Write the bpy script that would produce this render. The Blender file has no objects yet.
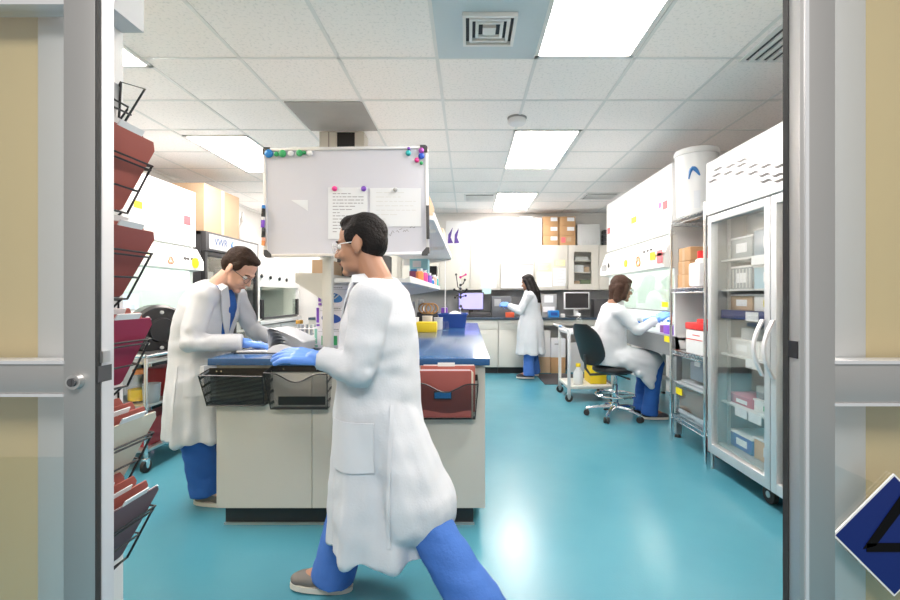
import bpy, bmesh, math, random
from mathutils import Vector, Matrix, noise
from mathutils.bvhtree import BVHTree
random.seed(7)
SC = bpy.context.scene
COL = SC.collection
PI = math.pi
# ------------------------------------------------------------------ camera, light, exposure
F = 457.0; VX = 468.0; VY = 296.0; EYE = 1.27
cam = bpy.data.cameras.new('camera'); cam.sensor_width = 36; cam.lens = F/900*36
cam.shift_x = -(VX-450)/900; cam.shift_y = -(300-VY)/900
cam.clip_start = 0.05
co_ = bpy.data.objects.new('camera', cam); COL.objects.link(co_)
co_.location = (0, 0, EYE); co_.rotation_euler = (PI/2, 0, 0); SC.camera = co_
w = bpy.data.worlds.new('world'); SC.world = w; w.use_nodes = True
w.node_tree.nodes['Background'].inputs[0].default_value = (1, 0.97, 0.93, 1)
w.node_tree.nodes['Background'].inputs[1].default_value = 0.12
SC.view_settings.view_transform = 'Standard'; SC.view_settings.look = 'None'
SC.view_settings.gamma = 1; SC.view_settings.use_curve_mapping = False
SC.view_settings.exposure = 1.95
PANEL = 8.5          # troffer emission
def area(name, loc, size, energy, rot=(0, 0, 0), color=(1, 1, 1)):
    l = bpy.data.lights.new(name, 'AREA'); l.energy = energy; l.size = size; l.color = color
    o = bpy.data.objects.new(name, l); COL.objects.link(o); o.location = loc; o.rotation_euler = rot
    return o
area('corridor_ceiling_lamp', (0.0, -0.55, 2.72), 0.9, 24, color=(1, .95, .9))

# ------------------------------------------------------------------ materials
MATS = {}
def mat(name, col, rough=0.5, metal=0.0, emit=0.0, bump=0.0, bscale=40, vary=0.0, vscale=6, spec=0.5, alpha=1.0, trans=0.0):
    if name in MATS: return MATS[name]
    m = bpy.data.materials.new(name); m.use_nodes = True
    nt = m.node_tree; b = nt.nodes['Principled BSDF']
    b.inputs['Base Color'].default_value = (*col, 1); b.inputs['Roughness'].default_value = rough
    b.inputs['Metallic'].default_value = metal; b.inputs['Specular IOR Level'].default_value = spec
    if emit:
        b.inputs['Emission Color'].default_value = (*col, 1); b.inputs['Emission Strength'].default_value = emit
    tc = None
    if bump or vary:
        tc = nt.nodes.new('ShaderNodeTexCoord')
    if vary:
        n = nt.nodes.new('ShaderNodeTexNoise'); n.inputs['Scale'].default_value = vscale; n.inputs['Detail'].default_value = 4
        nt.links.new(tc.outputs['Object'], n.inputs['Vector'])
        mx = nt.nodes.new('ShaderNodeMix'); mx.data_type = 'RGBA'
        mx.inputs[6].default_value = (*[c*(1-vary) for c in col], 1); mx.inputs[7].default_value = (*[min(1, c*(1+vary)) for c in col], 1)
        nt.links.new(n.outputs['Fac'], mx.inputs[0]); nt.links.new(mx.outputs[2], b.inputs['Base Color'])
    if bump:
        n = nt.nodes.new('ShaderNodeTexNoise'); n.inputs['Scale'].default_value = bscale; n.inputs['Detail'].default_value = 3
        nt.links.new(tc.outputs['Object'], n.inputs['Vector'])
        bp = nt.nodes.new('ShaderNodeBump'); bp.inputs['Strength'].default_value = bump; bp.inputs['Distance'].default_value = 0.01
        nt.links.new(n.outputs['Fac'], bp.inputs['Height']); nt.links.new(bp.outputs[0], b.inputs['Normal'])
    if alpha < 1:
        b.inputs['Alpha'].default_value = alpha
    if trans:
        b.inputs['Transmission Weight'].default_value = trans
    MATS[name] = m
    return m
def glass(name, tint=(0.95, 1, 0.98), gl=0.07, fm=.35):
    m = bpy.data.materials.new(name); m.use_nodes = True; nt = m.node_tree; nt.nodes.clear()
    o = nt.nodes.new('ShaderNodeOutputMaterial'); t = nt.nodes.new('ShaderNodeBsdfTransparent'); g = nt.nodes.new('ShaderNodeBsdfGlossy')
    t.inputs[0].default_value = (*tint, 1); g.inputs['Roughness'].default_value = 0.03; g.inputs[0].default_value = (1, 0.97, 0.93, 1)
    lw = nt.nodes.new('ShaderNodeLayerWeight'); lw.inputs[0].default_value = 0.35
    ma = nt.nodes.new('ShaderNodeMath'); ma.operation = 'MULTIPLY_ADD'; ma.inputs[1].default_value = fm; ma.inputs[2].default_value = gl
    nt.links.new(lw.outputs['Facing'], ma.inputs[0])
    x = nt.nodes.new('ShaderNodeMixShader'); nt.links.new(ma.outputs[0], x.inputs[0])
    nt.links.new(t.outputs[0], x.inputs[1]); nt.links.new(g.outputs[0], x.inputs[2]); nt.links.new(x.outputs[0], o.inputs[0])
    MATS[name] = m; return m
def floor_mat():
    m = mat('floor_resin', (0.055, 0.36, 0.46), 0.2, spec=0.4); nt = m.node_tree; b = nt.nodes['Principled BSDF']
    tc = nt.nodes.new('ShaderNodeTexCoord')
    n = nt.nodes.new('ShaderNodeTexNoise'); n.inputs['Scale'].default_value = 2.2; n.inputs['Detail'].default_value = 8
    n2 = nt.nodes.new('ShaderNodeTexNoise'); n2.inputs['Scale'].default_value = 90
    nt.links.new(tc.outputs['Object'], n.inputs[0]); nt.links.new(tc.outputs['Object'], n2.inputs[0])
    r = nt.nodes.new('ShaderNodeValToRGB'); r.color_ramp.elements[0].position = .3; r.color_ramp.elements[1].position = .7
    r.color_ramp.elements[0].color = (0.064, 0.245, 0.325, 1); r.color_ramp.elements[1].color = (0.076, 0.272, 0.350, 1)
    nt.links.new(n.outputs[0], r.inputs[0]); nt.links.new(r.outputs[0], b.inputs['Base Color'])
    bp = nt.nodes.new('ShaderNodeBump'); bp.inputs['Strength'].default_value = .06; bp.inputs['Distance'].default_value = .01
    nt.links.new(n2.outputs[0], bp.inputs['Height']); nt.links.new(bp.outputs[0], b.inputs['Normal'])
    mr = nt.nodes.new('ShaderNodeMapRange'); mr.inputs['To Min'].default_value = .16; mr.inputs['To Max'].default_value = .30
    nt.links.new(n.outputs[0], mr.inputs[0]); nt.links.new(mr.outputs[0], b.inputs['Roughness'])
    return m
def ceil_mat():
    m = mat('ceiling_tile', (0.85, 0.85, 0.84), 0.95); nt = m.node_tree; b = nt.nodes['Principled BSDF']
    tc = nt.nodes.new('ShaderNodeTexCoord')
    v = nt.nodes.new('ShaderNodeTexVoronoi'); v.inputs['Scale'].default_value = 75
    n = nt.nodes.new('ShaderNodeTexNoise'); n.inputs['Scale'].default_value = 60; n.inputs['Detail'].default_value = 4
    nt.links.new(tc.outputs['Object'], n.inputs[0]); nt.links.new(tc.outputs['Object'], v.inputs[0])
    r = nt.nodes.new('ShaderNodeValToRGB'); r.color_ramp.elements[0].position = .34; r.color_ramp.elements[1].position = .46
    r.color_ramp.elements[0].color = (0.84, 0.815, 0.80, 1); r.color_ramp.elements[1].color = (0.97, 0.93, 0.91, 1)
    nt.links.new(n.outputs[0], r.inputs[0]); nt.links.new(r.outputs[0], b.inputs['Base Color'])
    return m
def mesh_mat():
    # punched black steel mesh: holes are real gaps in the sheet
    m = bpy.data.materials.new('wire_mesh'); m.use_nodes = True; nt = m.node_tree; b = nt.nodes['Principled BSDF']
    b.inputs['Base Color'].default_value = (.012, .012, .013, 1); b.inputs['Roughness'].default_value = .4
    tc = nt.nodes.new('ShaderNodeTexCoord'); sx = nt.nodes.new('ShaderNodeSeparateXYZ'); nt.links.new(tc.outputs['Object'], sx.inputs[0])
    outs = []
    for i in (0, 2):
        a = nt.nodes.new('ShaderNodeMath'); a.operation = 'MULTIPLY'; a.inputs[1].default_value = 260; nt.links.new(sx.outputs[i], a.inputs[0])
        f = nt.nodes.new('ShaderNodeMath'); f.operation = 'FRACT'; nt.links.new(a.outputs[0], f.inputs[0])
        g = nt.nodes.new('ShaderNodeMath'); g.operation = 'GREATER_THAN'; g.inputs[1].default_value = .27; nt.links.new(f.outputs[0], g.inputs[0])
        outs.append(g)
    mn = nt.nodes.new('ShaderNodeMath'); mn.operation = 'MULTIPLY'; nt.links.new(outs[0].outputs[0], mn.inputs[0]); nt.links.new(outs[1].outputs[0], mn.inputs[1])
    s = nt.nodes.new('ShaderNodeMath'); s.operation = 'SUBTRACT'; s.inputs[0].default_value = 1; nt.links.new(mn.outputs[0], s.inputs[1])
    nt.links.new(s.outputs[0], b.inputs['Alpha'])
    MATS['wire_mesh'] = m; return m
FLOOR = floor_mat(); CEIL = ceil_mat(); MESHW = mesh_mat()
GLASS = glass('clear_glass', (.97, .98, .975), .035); LENS = glass('lens_glass', (.98, .98, .98), .005, .06); SASH = glass('sash_glass', (0.93, 0.99, 0.95), .05); CLEARP = glass('clear_plastic', (0.92, 0.94, 0.95), .05, .18)
WHITE = mat('white_paint', (.78, .78, .77), .45); WALLM = mat('wall_paint', (.74, .735, .72), .7, bump=.05)
CREAM = mat('cream_laminate', (.62, .605, .555), .45, vary=.02); CREAMD = mat('gap_shadow_line', (.30, .29, .27), .7)
PANELM = mat('grey_cream_panel', (.50, .495, .46), .4, vary=.02)
BLACK = mat('black_plastic', (.015, .015, .017), .4); DGREY = mat('dark_grey', (.06, .06, .065), .45); GREY = mat('grey_plastic', (.35, .36, .37), .5)
LGREY = mat('light_grey', (.62, .63, .64), .5)
STEEL = mat('brushed_steel', (.62, .62, .62), .32, .9, vary=.06, vscale=25); CHROME = mat('chrome', (.8, .8, .82), .12, 1.0)
ALU = mat('anodised_aluminium', (.47, .465, .46), .42, .75, vary=.04, vscale=3)
ALUL = mat('bright_aluminium', (.72, .72, .74), .4, .5)
BLUETOP = mat('blue_resin_worktop', (.024, .085, .22), .16, vary=.15, vscale=120); DBLUETOP = mat('slate_resin_worktop', (.05, .075, .11), .2)
COATM = mat('white_cotton', (.58, .605, .65), .85, bump=.12, bscale=120); COATE = mat('white_cotton_collar', (.61, .635, .68), .85)
SCRUB = mat('blue_scrub_cotton', (.018, .10, .38), .85, bump=.25, bscale=60, vary=.12, vscale=14)
SCRUBL = mat('mid_blue_scrub_cotton', (.05, .15, .48), .85, bump=.25, bscale=60, vary=.12, vscale=14)
NITRILE = mat('blue_nitrile', (.13, .30, .80), .4)
PAPER = mat('paper', (.72, .745, .79), .8); BOARD = mat('board_white', (.60, .61, .69), .22, vary=.01, vscale=4)
INK = mat('grey_ink', (.33, .34, .38), .8); CARD = mat('cardboard', (.50, .30, .15), .85, vary=.06); CARDL = mat('pale_cardboard', (.52, .37, .24), .85, vary=.06, vscale=3)
MAROON = mat('maroon_folder', (.33, .085, .075), .7, vary=.08); RUST = mat('rust_red_folder', (.42, .115, .09), .7, vary=.08); WINE = mat('wine_folder', (.33, .025, .075), .7, vary=.08)
BUFF = mat('buff_folder', (.72, .66, .55), .75); PLUM = mat('plum_folder', (.17, .10, .115), .7, vary=.1)
TAN = mat('tan_wall', (.60, .47, .25), .75, vary=.03, vscale=3); RED = mat('red_plastic', (.70, .03, .03), .4); YEL = mat('yellow_plastic', (.85, .62, .02), .5)
ORANGE = mat('orange_print', (.85, .30, .10), .6); PURPLE = mat('purple_plastic', (.20, .07, .50), .45); NAVY = mat('navy_sign', (.0, .012, .13), .5)
BLUEP = mat('blue_plastic', (.015, .07, .33), .35); SKY = mat('sky_blue_plastic', (.02, .22, .60), .4); GREEN = mat('green_plastic', (.04, .38, .14), .4)
TEAL = mat('teal_plastic', (.03, .40, .42), .4); PINK = mat('pink_plastic', (.75, .05, .28), .4); SALMON = mat('salmon_print', (.80, .40, .30), .6)
AMBER = mat('amber_liquid', (.75, .50, .03), .2); BROWNCAP = mat('ochre_cap', (.55, .30, .05), .5)
WPLAS = mat('white_plastic', (.76, .765, .775), .35); FROST = mat('frosted_plastic', (.48, .54, .58), .35, alpha=.6)
TROF = mat('diffuser_light', (1, .915, .85), .5, emit=PANEL); TUBE = mat('cabinet_tube_light', (.95, 1, .95), .5, emit=7)
SCREEN = mat('lit_screen', (.30, .28, .80), .3, emit=.3); OFFSCR = mat('dark_screen', (.03, .028, .03), .15)
SKIN = mat('light_skin', (.62, .36, .27), .5); SKIN2 = mat('tan_skin', (.42, .22, .14), .5); SKIN3 = mat('brown_skin', (.30, .15, .09), .5)
HAIRB = mat('dark_brown_hair', (.030, .016, .010), .65, spec=.2, bump=.6, bscale=90, vary=.3, vscale=40); HAIRK = mat('black_hair', (.010, .008, .008), .65, spec=.2, bump=.6, bscale=90)
HAIRM = mat('brown_hair', (.05, .026, .018), .65, spec=.2, bump=.6, bscale=90, vary=.35, vscale=50)
EYEW = mat('eye_white', (.8, .8, .8), .3); EYED = mat('eye_iris', (.03, .02, .015), .3); LIP = mat('lip', (.45, .18, .15), .5)
SHOE = mat('grey_shoe', (.16, .15, .14), .7); SHOED = mat('dark_shoe', (.03, .03, .04), .6); SOLE = mat('pale_sole', (.62, .60, .55), .6)
VENTB = mat('pale_blue_panel', (.58, .66, .70), .6); SLOT = mat('vent_slot', (.05, .05, .055), .7); CGREY = mat('grey_ceiling_panel', (.36, .345, .33), .6, vary=.08, vscale=8)
RUBBER = mat('black_rubber', (.02, .02, .02), .7); MATD = mat('dark_floor_mat', (.06, .055, .06), .85)
MESHG = mat('inner_grey', (.50, .52, .53), .5)

# ------------------------------------------------------------------ object helpers
def mw(o):
    m = Matrix.Identity(4)
    while o is not None:
        m = (Matrix.Translation(o.location) @ o.rotation_euler.to_matrix().to_4x4()) @ m
        o = o.parent
    return m
def tag(o, label, cat, group=None):
    o['label'] = label; o['category'] = cat
    if group: o['group'] = group
    return o
def T(name, label, cat, loc=(0, 0, 0), rz=0, group=None):
    o = bpy.data.objects.new(name, None); COL.objects.link(o); o.empty_display_size = .05
    o.location = loc; o.rotation_euler = (0, 0, rz)
    return tag(o, label, cat, group)
def link_mesh(me, name, parent=None, loc=None):
    o = bpy.data.objects.new(name, me); COL.objects.link(o)
    if parent is not None: o.parent = parent
    if loc is not None: o.location = loc
    return o
class B:
    def __init__(s): s.bm = bmesh.new()
    def box(s, x0, x1, y0, y1, z0, z1, bev=0, M=None):
        r = bmesh.ops.create_cube(s.bm, size=1)
        vs = r['verts']
        for v in vs:
            v.co = Vector(((x0+x1)/2+v.co.x*(x1-x0), (y0+y1)/2+v.co.y*(y1-y0), (z0+z1)/2+v.co.z*(z1-z0)))
        if bev:
            es = list({e for v in vs for e in v.link_edges})
            rr = bmesh.ops.bevel(s.bm, geom=es, offset=bev, segments=2, affect='EDGES', profile=.6)
            vs = list({v for f in rr['faces'] for v in f.verts} | {v for v in vs if v.is_valid})
        if M is not None:
            for v in vs: v.co = M @ v.co
        return s
    def ring(s, pts): return [s.bm.verts.new(p) for p in pts]
    def loft(s, rings, cap=True, closed=True):
        R = [s.ring(r) for r in rings]; n = len(R[0])
        for a, b in zip(R, R[1:]):
            for i in range(n if closed else n-1):
                j = (i+1) % n
                s.bm.faces.new((a[i], a[j], b[j], b[i]))
        if cap and closed:
            s.bm.faces.new(list(reversed(R[0]))); s.bm.faces.new(R[-1])
        return s
    def cyl(s, p0, p1, r0, r1=None, n=20):
        p0 = Vector(p0); p1 = Vector(p1); r1 = r0 if r1 is None else r1
        d = (p1-p0).normalized(); a = d.orthogonal().normalized(); b = d.cross(a)
        f = lambda c, r: [c+(a*math.cos(2*PI*i/n)+b*math.sin(2*PI*i/n))*r for i in range(n)]
        return s.loft([f(p0, r0), f(p1, r1)])
    def lathe(s, prof, c=(0, 0, 0), n=24, M=None):
        c = Vector(c); M = M or Matrix.Identity(3)
        return s.loft([[c+M @ Vector((r*math.cos(2*PI*i/n), r*math.sin(2*PI*i/n), z)) for i in range(n)] for r, z in prof])
    def tube(s, pts, r, n=8, close=False):
        pts = [Vector(p) for p in pts]; m = len(pts); rings = []; a = None
        for i in range(m):
            if close: d = pts[(i+1) % m]-pts[i-1]
            else: d = pts[min(i+1, m-1)]-pts[max(i-1, 0)]
            d.normalize()
            a = d.orthogonal() if a is None else a-d*a.dot(d)
            if a.length < 1e-6: a = d.orthogonal()
            a.normalize(); b = d.cross(a)
            rr = r[i] if isinstance(r, (list, tuple)) else r
            rings.append([pts[i]+(a*math.cos(2*PI*k/n)+b*math.sin(2*PI*k/n))*rr for k in range(n)])
        if close: return s.loft(rings+[rings[0]], cap=False)
        return s.loft(rings)
    def sph(s, c, r, M=None, u=20, v=12):
        r = (r, r, r) if not isinstance(r, (tuple, list)) else r
        g = bmesh.ops.create_uvsphere(s.bm, u_segments=u, v_segments=v, radius=1)
        for q in g['verts']:
            p = Vector((q.co.x*r[0], q.co.y*r[1], q.co.z*r[2]))
            q.co = Vector(c)+(M @ p if M is not None else p)
        return s
    def cap(s, p0, p1, r0, r1, n=16):
        p0 = Vector(p0); p1 = Vector(p1); d = p1-p0
        if d.length < 1e-5: return s.sph(p0, max(r0, r1))
        d.normalize(); a = d.orthogonal().normalized(); b = d.cross(a); rings = []
        for k in range(1, 6):
            t = -PI/2+PI/2*k/5.5
            rings.append((p0+d*(r0*math.sin(t)), r0*math.cos(t)))
        for k in range(0, 6):
            t = PI/2*k/5.5
            rings.append((p1+d*(r1*math.sin(t)), r1*math.cos(t)))
        return s.loft([[c+(a*math.cos(2*PI*i/n)+b*math.sin(2*PI*i/n))*r for i in range(n)] for c, r in rings])
    def prism(s, poly, axis, a, b):
        # poly: 2D points in the two remaining axes (order x,y,z without axis)
        def P(p, t):
            q = list(p); q.insert('xyz'.index(axis), t); return Vector(q)
        return s.loft([[P(p, a) for p in poly], [P(p, b) for p in poly]])
    def quad(s, pts): s.bm.faces.new([s.bm.verts.new(p) for p in pts]); return s
    def xform(s, M):
        for v in s.bm.verts: v.co = M @ v.co
        return s
    def obj(s, name, m, parent=None, local=False, smooth=None, origin=None):
        bm = s.bm
        bmesh.ops.recalc_face_normals(bm, faces=bm.faces)
        if parent is not None and not local:
            bmesh.ops.transform(bm, matrix=mw(parent).inverted(), verts=bm.verts)
        loc = None
        if parent is None and not local:
            if origin is None:
                xs = [v.co for v in bm.verts]
                mn = Vector([min(c[i] for c in xs) for i in range(3)]); mx = Vector([max(c[i] for c in xs) for i in range(3)])
                origin = Vector(((mn.x+mx.x)/2, (mn.y+mx.y)/2, mn.z))
            loc = Vector(origin)
            bmesh.ops.translate(bm, vec=-loc, verts=bm.verts)
        me = bpy.data.meshes.new(name)
        bm.to_mesh(me); bm.free(); me.materials.append(m)
        try: me.set_sharp_from_angle(angle=math.radians(38))
        except Exception: pass
        for p in me.polygons: p.use_smooth = True
        return link_mesh(me, name, parent, loc)
def struct(o): o['kind'] = 'structure'; return o
def box(name, m, parent, *a, bev=0): return B().box(*a, bev=bev).obj(name, m, parent)
def dup(root, loc, label=None, rz=None):
    r = root.copy(); COL.objects.link(r); r.location = loc
    if rz is not None: r.rotation_euler = (0, 0, rz)
    if label: r['label'] = label
    for ch in list(root.children):
        c = ch.copy(); COL.objects.link(c); c.parent = r
        for g in list(ch.children):
            d = g.copy(); COL.objects.link(d); d.parent = c
    return r
def text_bm(txt, size, M):
    cu = bpy.data.curves.new('t', 'FONT'); cu.body = txt; cu.size = size; cu.align_x = 'CENTER'; cu.align_y = 'CENTER'; cu.extrude = .0008
    o = bpy.data.objects.new('t', cu); COL.objects.link(o)
    bpy.context.view_layer.update()
    me = bpy.data.meshes.new_from_object(o.evaluated_get(bpy.context.evaluated_depsgraph_get()))
    b = B(); b.bm.from_mesh(me); b.xform(M)
    bpy.data.objects.remove(o); bpy.data.curves.remove(cu); bpy.data.meshes.remove(me)
    return b
def at(px, py, Y): return Vector(((px-VX)*Y/F, Y, EYE-(py-VY)*Y/F))
def faceM(origin, right, up):
    r = Vector(right).normalized(); u = Vector(up).normalized(); n = r.cross(u)
    return Matrix(((r.x, u.x, n.x, origin[0]), (r.y, u.y, n.y, origin[1]), (r.z, u.z, n.z, origin[2]), (0, 0, 0, 1)))
# ------------------------------------------------------------------ the setting
XL, XR, YB, ZC = -3.65, 2.66, 8.1, 2.74
def S(name, m, *a, bev=0): return struct(box(name, m, None, *a, bev=bev))
S('floor', FLOOR, XL-.1, XR+.1, -1.6, YB+.1, -.1, 0)
S('ceiling', CEIL, XL-.1, XR+.1, 1.06, YB+.1, ZC, ZC+.1)
S('wall_back', WALLM, XL-.1, XR+.1, YB, YB+.1, 0, ZC)
S('wall_left', WALLM, XL-.1, XL, 1.09, YB, 0, ZC)
S('wall_right', WALLM, XR, XR+.1, 1.09, YB, 0, ZC)
S('wall_front_left', TAN, XL-.1, -.975, 1.055, 1.088, 0, ZC)
S('wall_front_right', TAN, .90, XR+.1, 1.055, 1.088, 0, ZC)
S('trim_1', WHITE, -1.12, -1.0, 1.09, 1.325, 0, ZC)          # short wing wall behind the door
S('trim_2', LGREY, -1.0, -.936, 1.09, 1.32, 2.03, ZC)          # boxed soffit above the file pockets
# ceiling grid
g = B()
for k in range(-2, 10):
    y = 2.82+.61*k
    if 1.2 < y < 8.05: g.box(XL, XR, y-.011, y+.011, ZC-.004, ZC+.01)
for k in range(-7, 4):
    x = .42+.61*k
    if XL < x < XR: g.box(x-.011, x+.011, 1.17, YB, ZC-.004, ZC+.01)
struct(g.obj('trim_3', WHITE))
g = B(); g.box(XL, XL+.02, 1.17, YB, ZC-.03, ZC); g.box(XR-.02, XR, 1.17, YB, ZC-.03, ZC); g.box(XL, XR, YB-.02, YB, ZC-.03, ZC)
struct(g.obj('trim_4', WHITE))
# doorway: outer posts, sliding leaves with mid rails
S('trim_5', ALUL, -.982, -.915, 1.042, 1.09, 0, ZC, bev=.003)
S('trim_6', ALUL, .828, .908, 1.042, 1.09, 0, ZC, bev=.003)
for n, sx, a, b_ in ((1, -1, -.868, -.800), (2, 1, .711, .788)):
    d = B().box(a, b_, .98, 1.03, 0, ZC, bev=.002)
    x_out = -1.9 if sx < 0 else 1.9
    st = struct(d.obj('door_%d' % n, ALU, origin=((a+b_)/2, 1.0, 0)))
    x0, x1 = (x_out, a+.002) if sx < 0 else (b_-.002, x_out)
    z0, z1 = (1.060, 1.124) if sx < 0 else (1.040, 1.124)
    box('mid_rail', ALU, st, x0, x1, .982, 1.028, z0, z1, bev=.003)
    box('glazing_bead', ALUL, st, x0, x1, .978, 1.032, z1, z1+.007); box('glazing_bead', ALUL, st, x0, x1, .978, 1.032, z0-.006, z0)
    box('pane', GLASS, st, x0, x1, 1.003, 1.007, .02, z0); box('pane', GLASS, st, x0, x1, 1.003, 1.007, z1, ZC)
    if sx < 0:
        box('top_rail', ALUL, st, x0, x1, .982, 1.028, 1.897, 1.95)
        lk = B().cyl((-.838, .982, 1.087), (-.838, .968, 1.087), .017, .0155, 24).obj('lock_cylinder', STEEL, st)
        B().cyl((-.838, .968, 1.087), (-.838, .964, 1.087), .009, .009, 16).box(-.8395, -.8365, .9625, .966, 1.081, 1.093).obj('keyway', DGREY, lk)
        box('weather_seal', RUBBER, st, -.802, -.7985, .981, .994, 0, ZC); box('edge_channel', ALUL, st, -.802, -.7975, .996, 1.029, 0, ZC)
        box('latch_plate', DGREY, st, -.801, -.7965, .985, 1.022, 1.083, 1.118); box('latch_bolt', STEEL, st, -.80, -.792, .992, 1.012, 1.125, 1.15)
    else:
        box('edge_strip', ALUL, st, .722, .729, .976, .981, 0, ZC)
        box('weather_seal', RUBBER, st, .708, .712, 1.012, 1.028, 0, ZC)
        box('strike_plate', BLACK, st, .7085, .7125, .984, 1.012, 1.135, 1.172)
# diamond sign on the glass, right leaf
c = at(897.5, 537, .99); r = .134
t = T('hazard_sign', 'dark blue diamond hazard sign with black number four on the right glass door', 'sign', (c.x, .99, c.z))
dm = lambda r, y0, y1: B().prism([(c.x-r, c.z), (c.x, c.z-r), (c.x+r, c.z), (c.x, c.z+r)], 'y', y0, y1)
dm(r, .9975, 1.001).obj('border', WHITE, t); dm(r-.0055, .9965, .9975).obj('panel', NAVY, t)
four = B().prism([(-.056, -.030), (.060, -.030), (.060, -.013), (-.056, -.013)], 'y', -.001, .001)
four.prism([(.018, -.075), (.040, -.075), (.040, .090), (.018, .090)], 'y', -.001, .001)
four.prism([(-.062, -.024), (-.040, -.018), (.038, .092), (.014, .092)], 'y', -.001, .001)
four.xform(Matrix.Translation((c.x+.004, .9955, c.z-.002)) @ Matrix.Diagonal((1.18, 1, 1.1, 1))).obj('number_four', mat('matt_black', (.004, .004, .005), .8, spec=.1), t)

# ------------------------------------------------------------------ ceiling fittings
def troffer(x, y0, y1, label):
    t = T('ceiling_light', label, 'light', (x, (y0+y1)/2, ZC-.02), 0, 'recessed ceiling lights')
    xa, xb = x-.30, x+.30
    f = B()
    f.box(xa, xa+.025, y0, y1, ZC-.012, ZC); f.box(xb-.025, xb, y0, y1, ZC-.012, ZC); f.box(xa, xb, y0, y0+.025, ZC-.012, ZC); f.box(xa, xb, y1-.025, y1, ZC-.012, ZC)
    f.obj('frame', WHITE, t); box('diffuser', TROF, t, xa+.025, xb-.025, y0+.025, y1-.025, ZC-.008, ZC-.002)
troffer(.705, 1.57, 2.80, 'big white rectangular ceiling light nearest the doorway, right of the square vent')
troffer(.705, 4.03, 5.25, 'white rectangular ceiling light just behind the smoke detector')
troffer(.705, 6.48, 7.70, 'small far ceiling light above the back wall boxes')
troffer(-2.31, 1.65, 2.92, 'ceiling light half hidden behind the soffit at upper left')
troffer(-2.31, 4.17, 5.39, 'ceiling light left of the whiteboard, above the cardboard carton')
troffer(-2.31, 6.48, 7.70, 'far left ceiling light hidden behind the whiteboard')
# square diffuser on pale panel
t = T('air_vent', 'square stepped white air vent in a pale blue ceiling panel nearest the doorway', 'vent', (.10, 2.2, ZC-.03))
box('panel', VENTB, t, -.18, .41, 1.60, 2.81, ZC-.01, ZC)
vx, vy = .115, 2.49
for k, rr in enumerate((.135, .100, .066)):
    f = B(); h = .017; z1 = ZC-.011; z0 = z1-.022+.004*k
    for a in (-1, 1):
        f.box(vx+a*rr-h*.5, vx+a*rr+h*.5, vy-rr-h*.5, vy+rr+h*.5, z0, z1); f.box(vx-rr+h*.5, vx+rr-h*.5, vy+a*rr-h*.5, vy+a*rr+h*.5, z0, z1)
    f.obj('louvre_ring', WHITE, t)
box('core', WHITE, t, vx-.035, vx+.035, vy-.035, vy+.035, ZC-.03, ZC-.0115); box('backing', SLOT, t, vx-.14, vx+.14, vy-.14, vy+.14, ZC-.0115, ZC-.0095)
def slat_vent(x, y, wx, wy, n, label, along='x'):
    t = T('air_vent', label, 'vent', (x, y, ZC-.03), 0, 'slatted ceiling vents')
    box('frame', WHITE, t, x-wx/2-.03, x+wx/2+.03, y-wy/2-.03, y+wy/2+.03, ZC-.008, ZC)
    box('backing', SLOT, t, x-wx/2, x+wx/2, y-wy/2, y+wy/2, ZC-.010, ZC-.0075)
    for k in range(n):
        u = (k+.5)/n-.5
        if along == 'x': box('slat', WHITE, t, x-wx/2, x+wx/2, y+u*wy-.25*wy/n, y+u*wy+.2*wy/n, ZC-.022, ZC-.009)
        else: box('slat', WHITE, t, x+u*wx-.25*wx/n, x+u*wx+.2*wx/n, y-wy/2, y+wy/2, ZC-.022, ZC-.009)
slat_vent(.17, 6.80, .40, .36, 4, 'small far ceiling vent left of the farthest light')
slat_vent(1.93, 6.72, .42, .36, 4, 'far ceiling vent right of the farthest light, over the biosafety cabinet')
slat_vent(1.83, 2.62, .22, .42, 4, 'ceiling vent at upper right, cut by the door frame', 'y')
t = T('smoke_detector', 'round white smoke detector on the ceiling', 'smoke detector', (.405, 3.77, ZC))
sc = Vector((.405, 3.77, 0))
B().lathe([(.02, ZC-.012), (.075, ZC-.012), (.08, ZC-.004), (.08, ZC)], sc).obj('base', GREY, t)
B().lathe([(.03, ZC-.058), (.062, ZC-.054), (.072, ZC-.042), (.072, ZC-.014), (.05, ZC-.012)], sc).obj('cover', WPLAS, t)
tag(box('ceiling_panel', CGREY, None, -1.39, -.80, 3.45, 4.05, ZC-.007, ZC), 'dark grey stained square ceiling panel above the service column', 'ceiling panel')
# service column from bench to ceiling behind the whiteboard
t = T('service_column', 'cream service column with black centre strip rising from bench to ceiling', 'column', (-1.12, 4.15, .934))
box('side_channel', CREAM, t, -1.325, -1.17, 4.07, 4.24, .934, ZC-.008, bev=.006); box('side_channel', CREAM, t, -1.01, -.925, 4.07, 4.24, .934, ZC-.008, bev=.006)
box('black_chase', BLACK, t, -1.17, -1.01, 4.085, 4.22, .934, ZC-.008)
box('groove_shade_strip', CREAMD, t, -1.245, -1.235, 4.066, 4.071, .934, ZC-.01)  # groove's shade put in as a dark strip on the flat channel face
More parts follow.
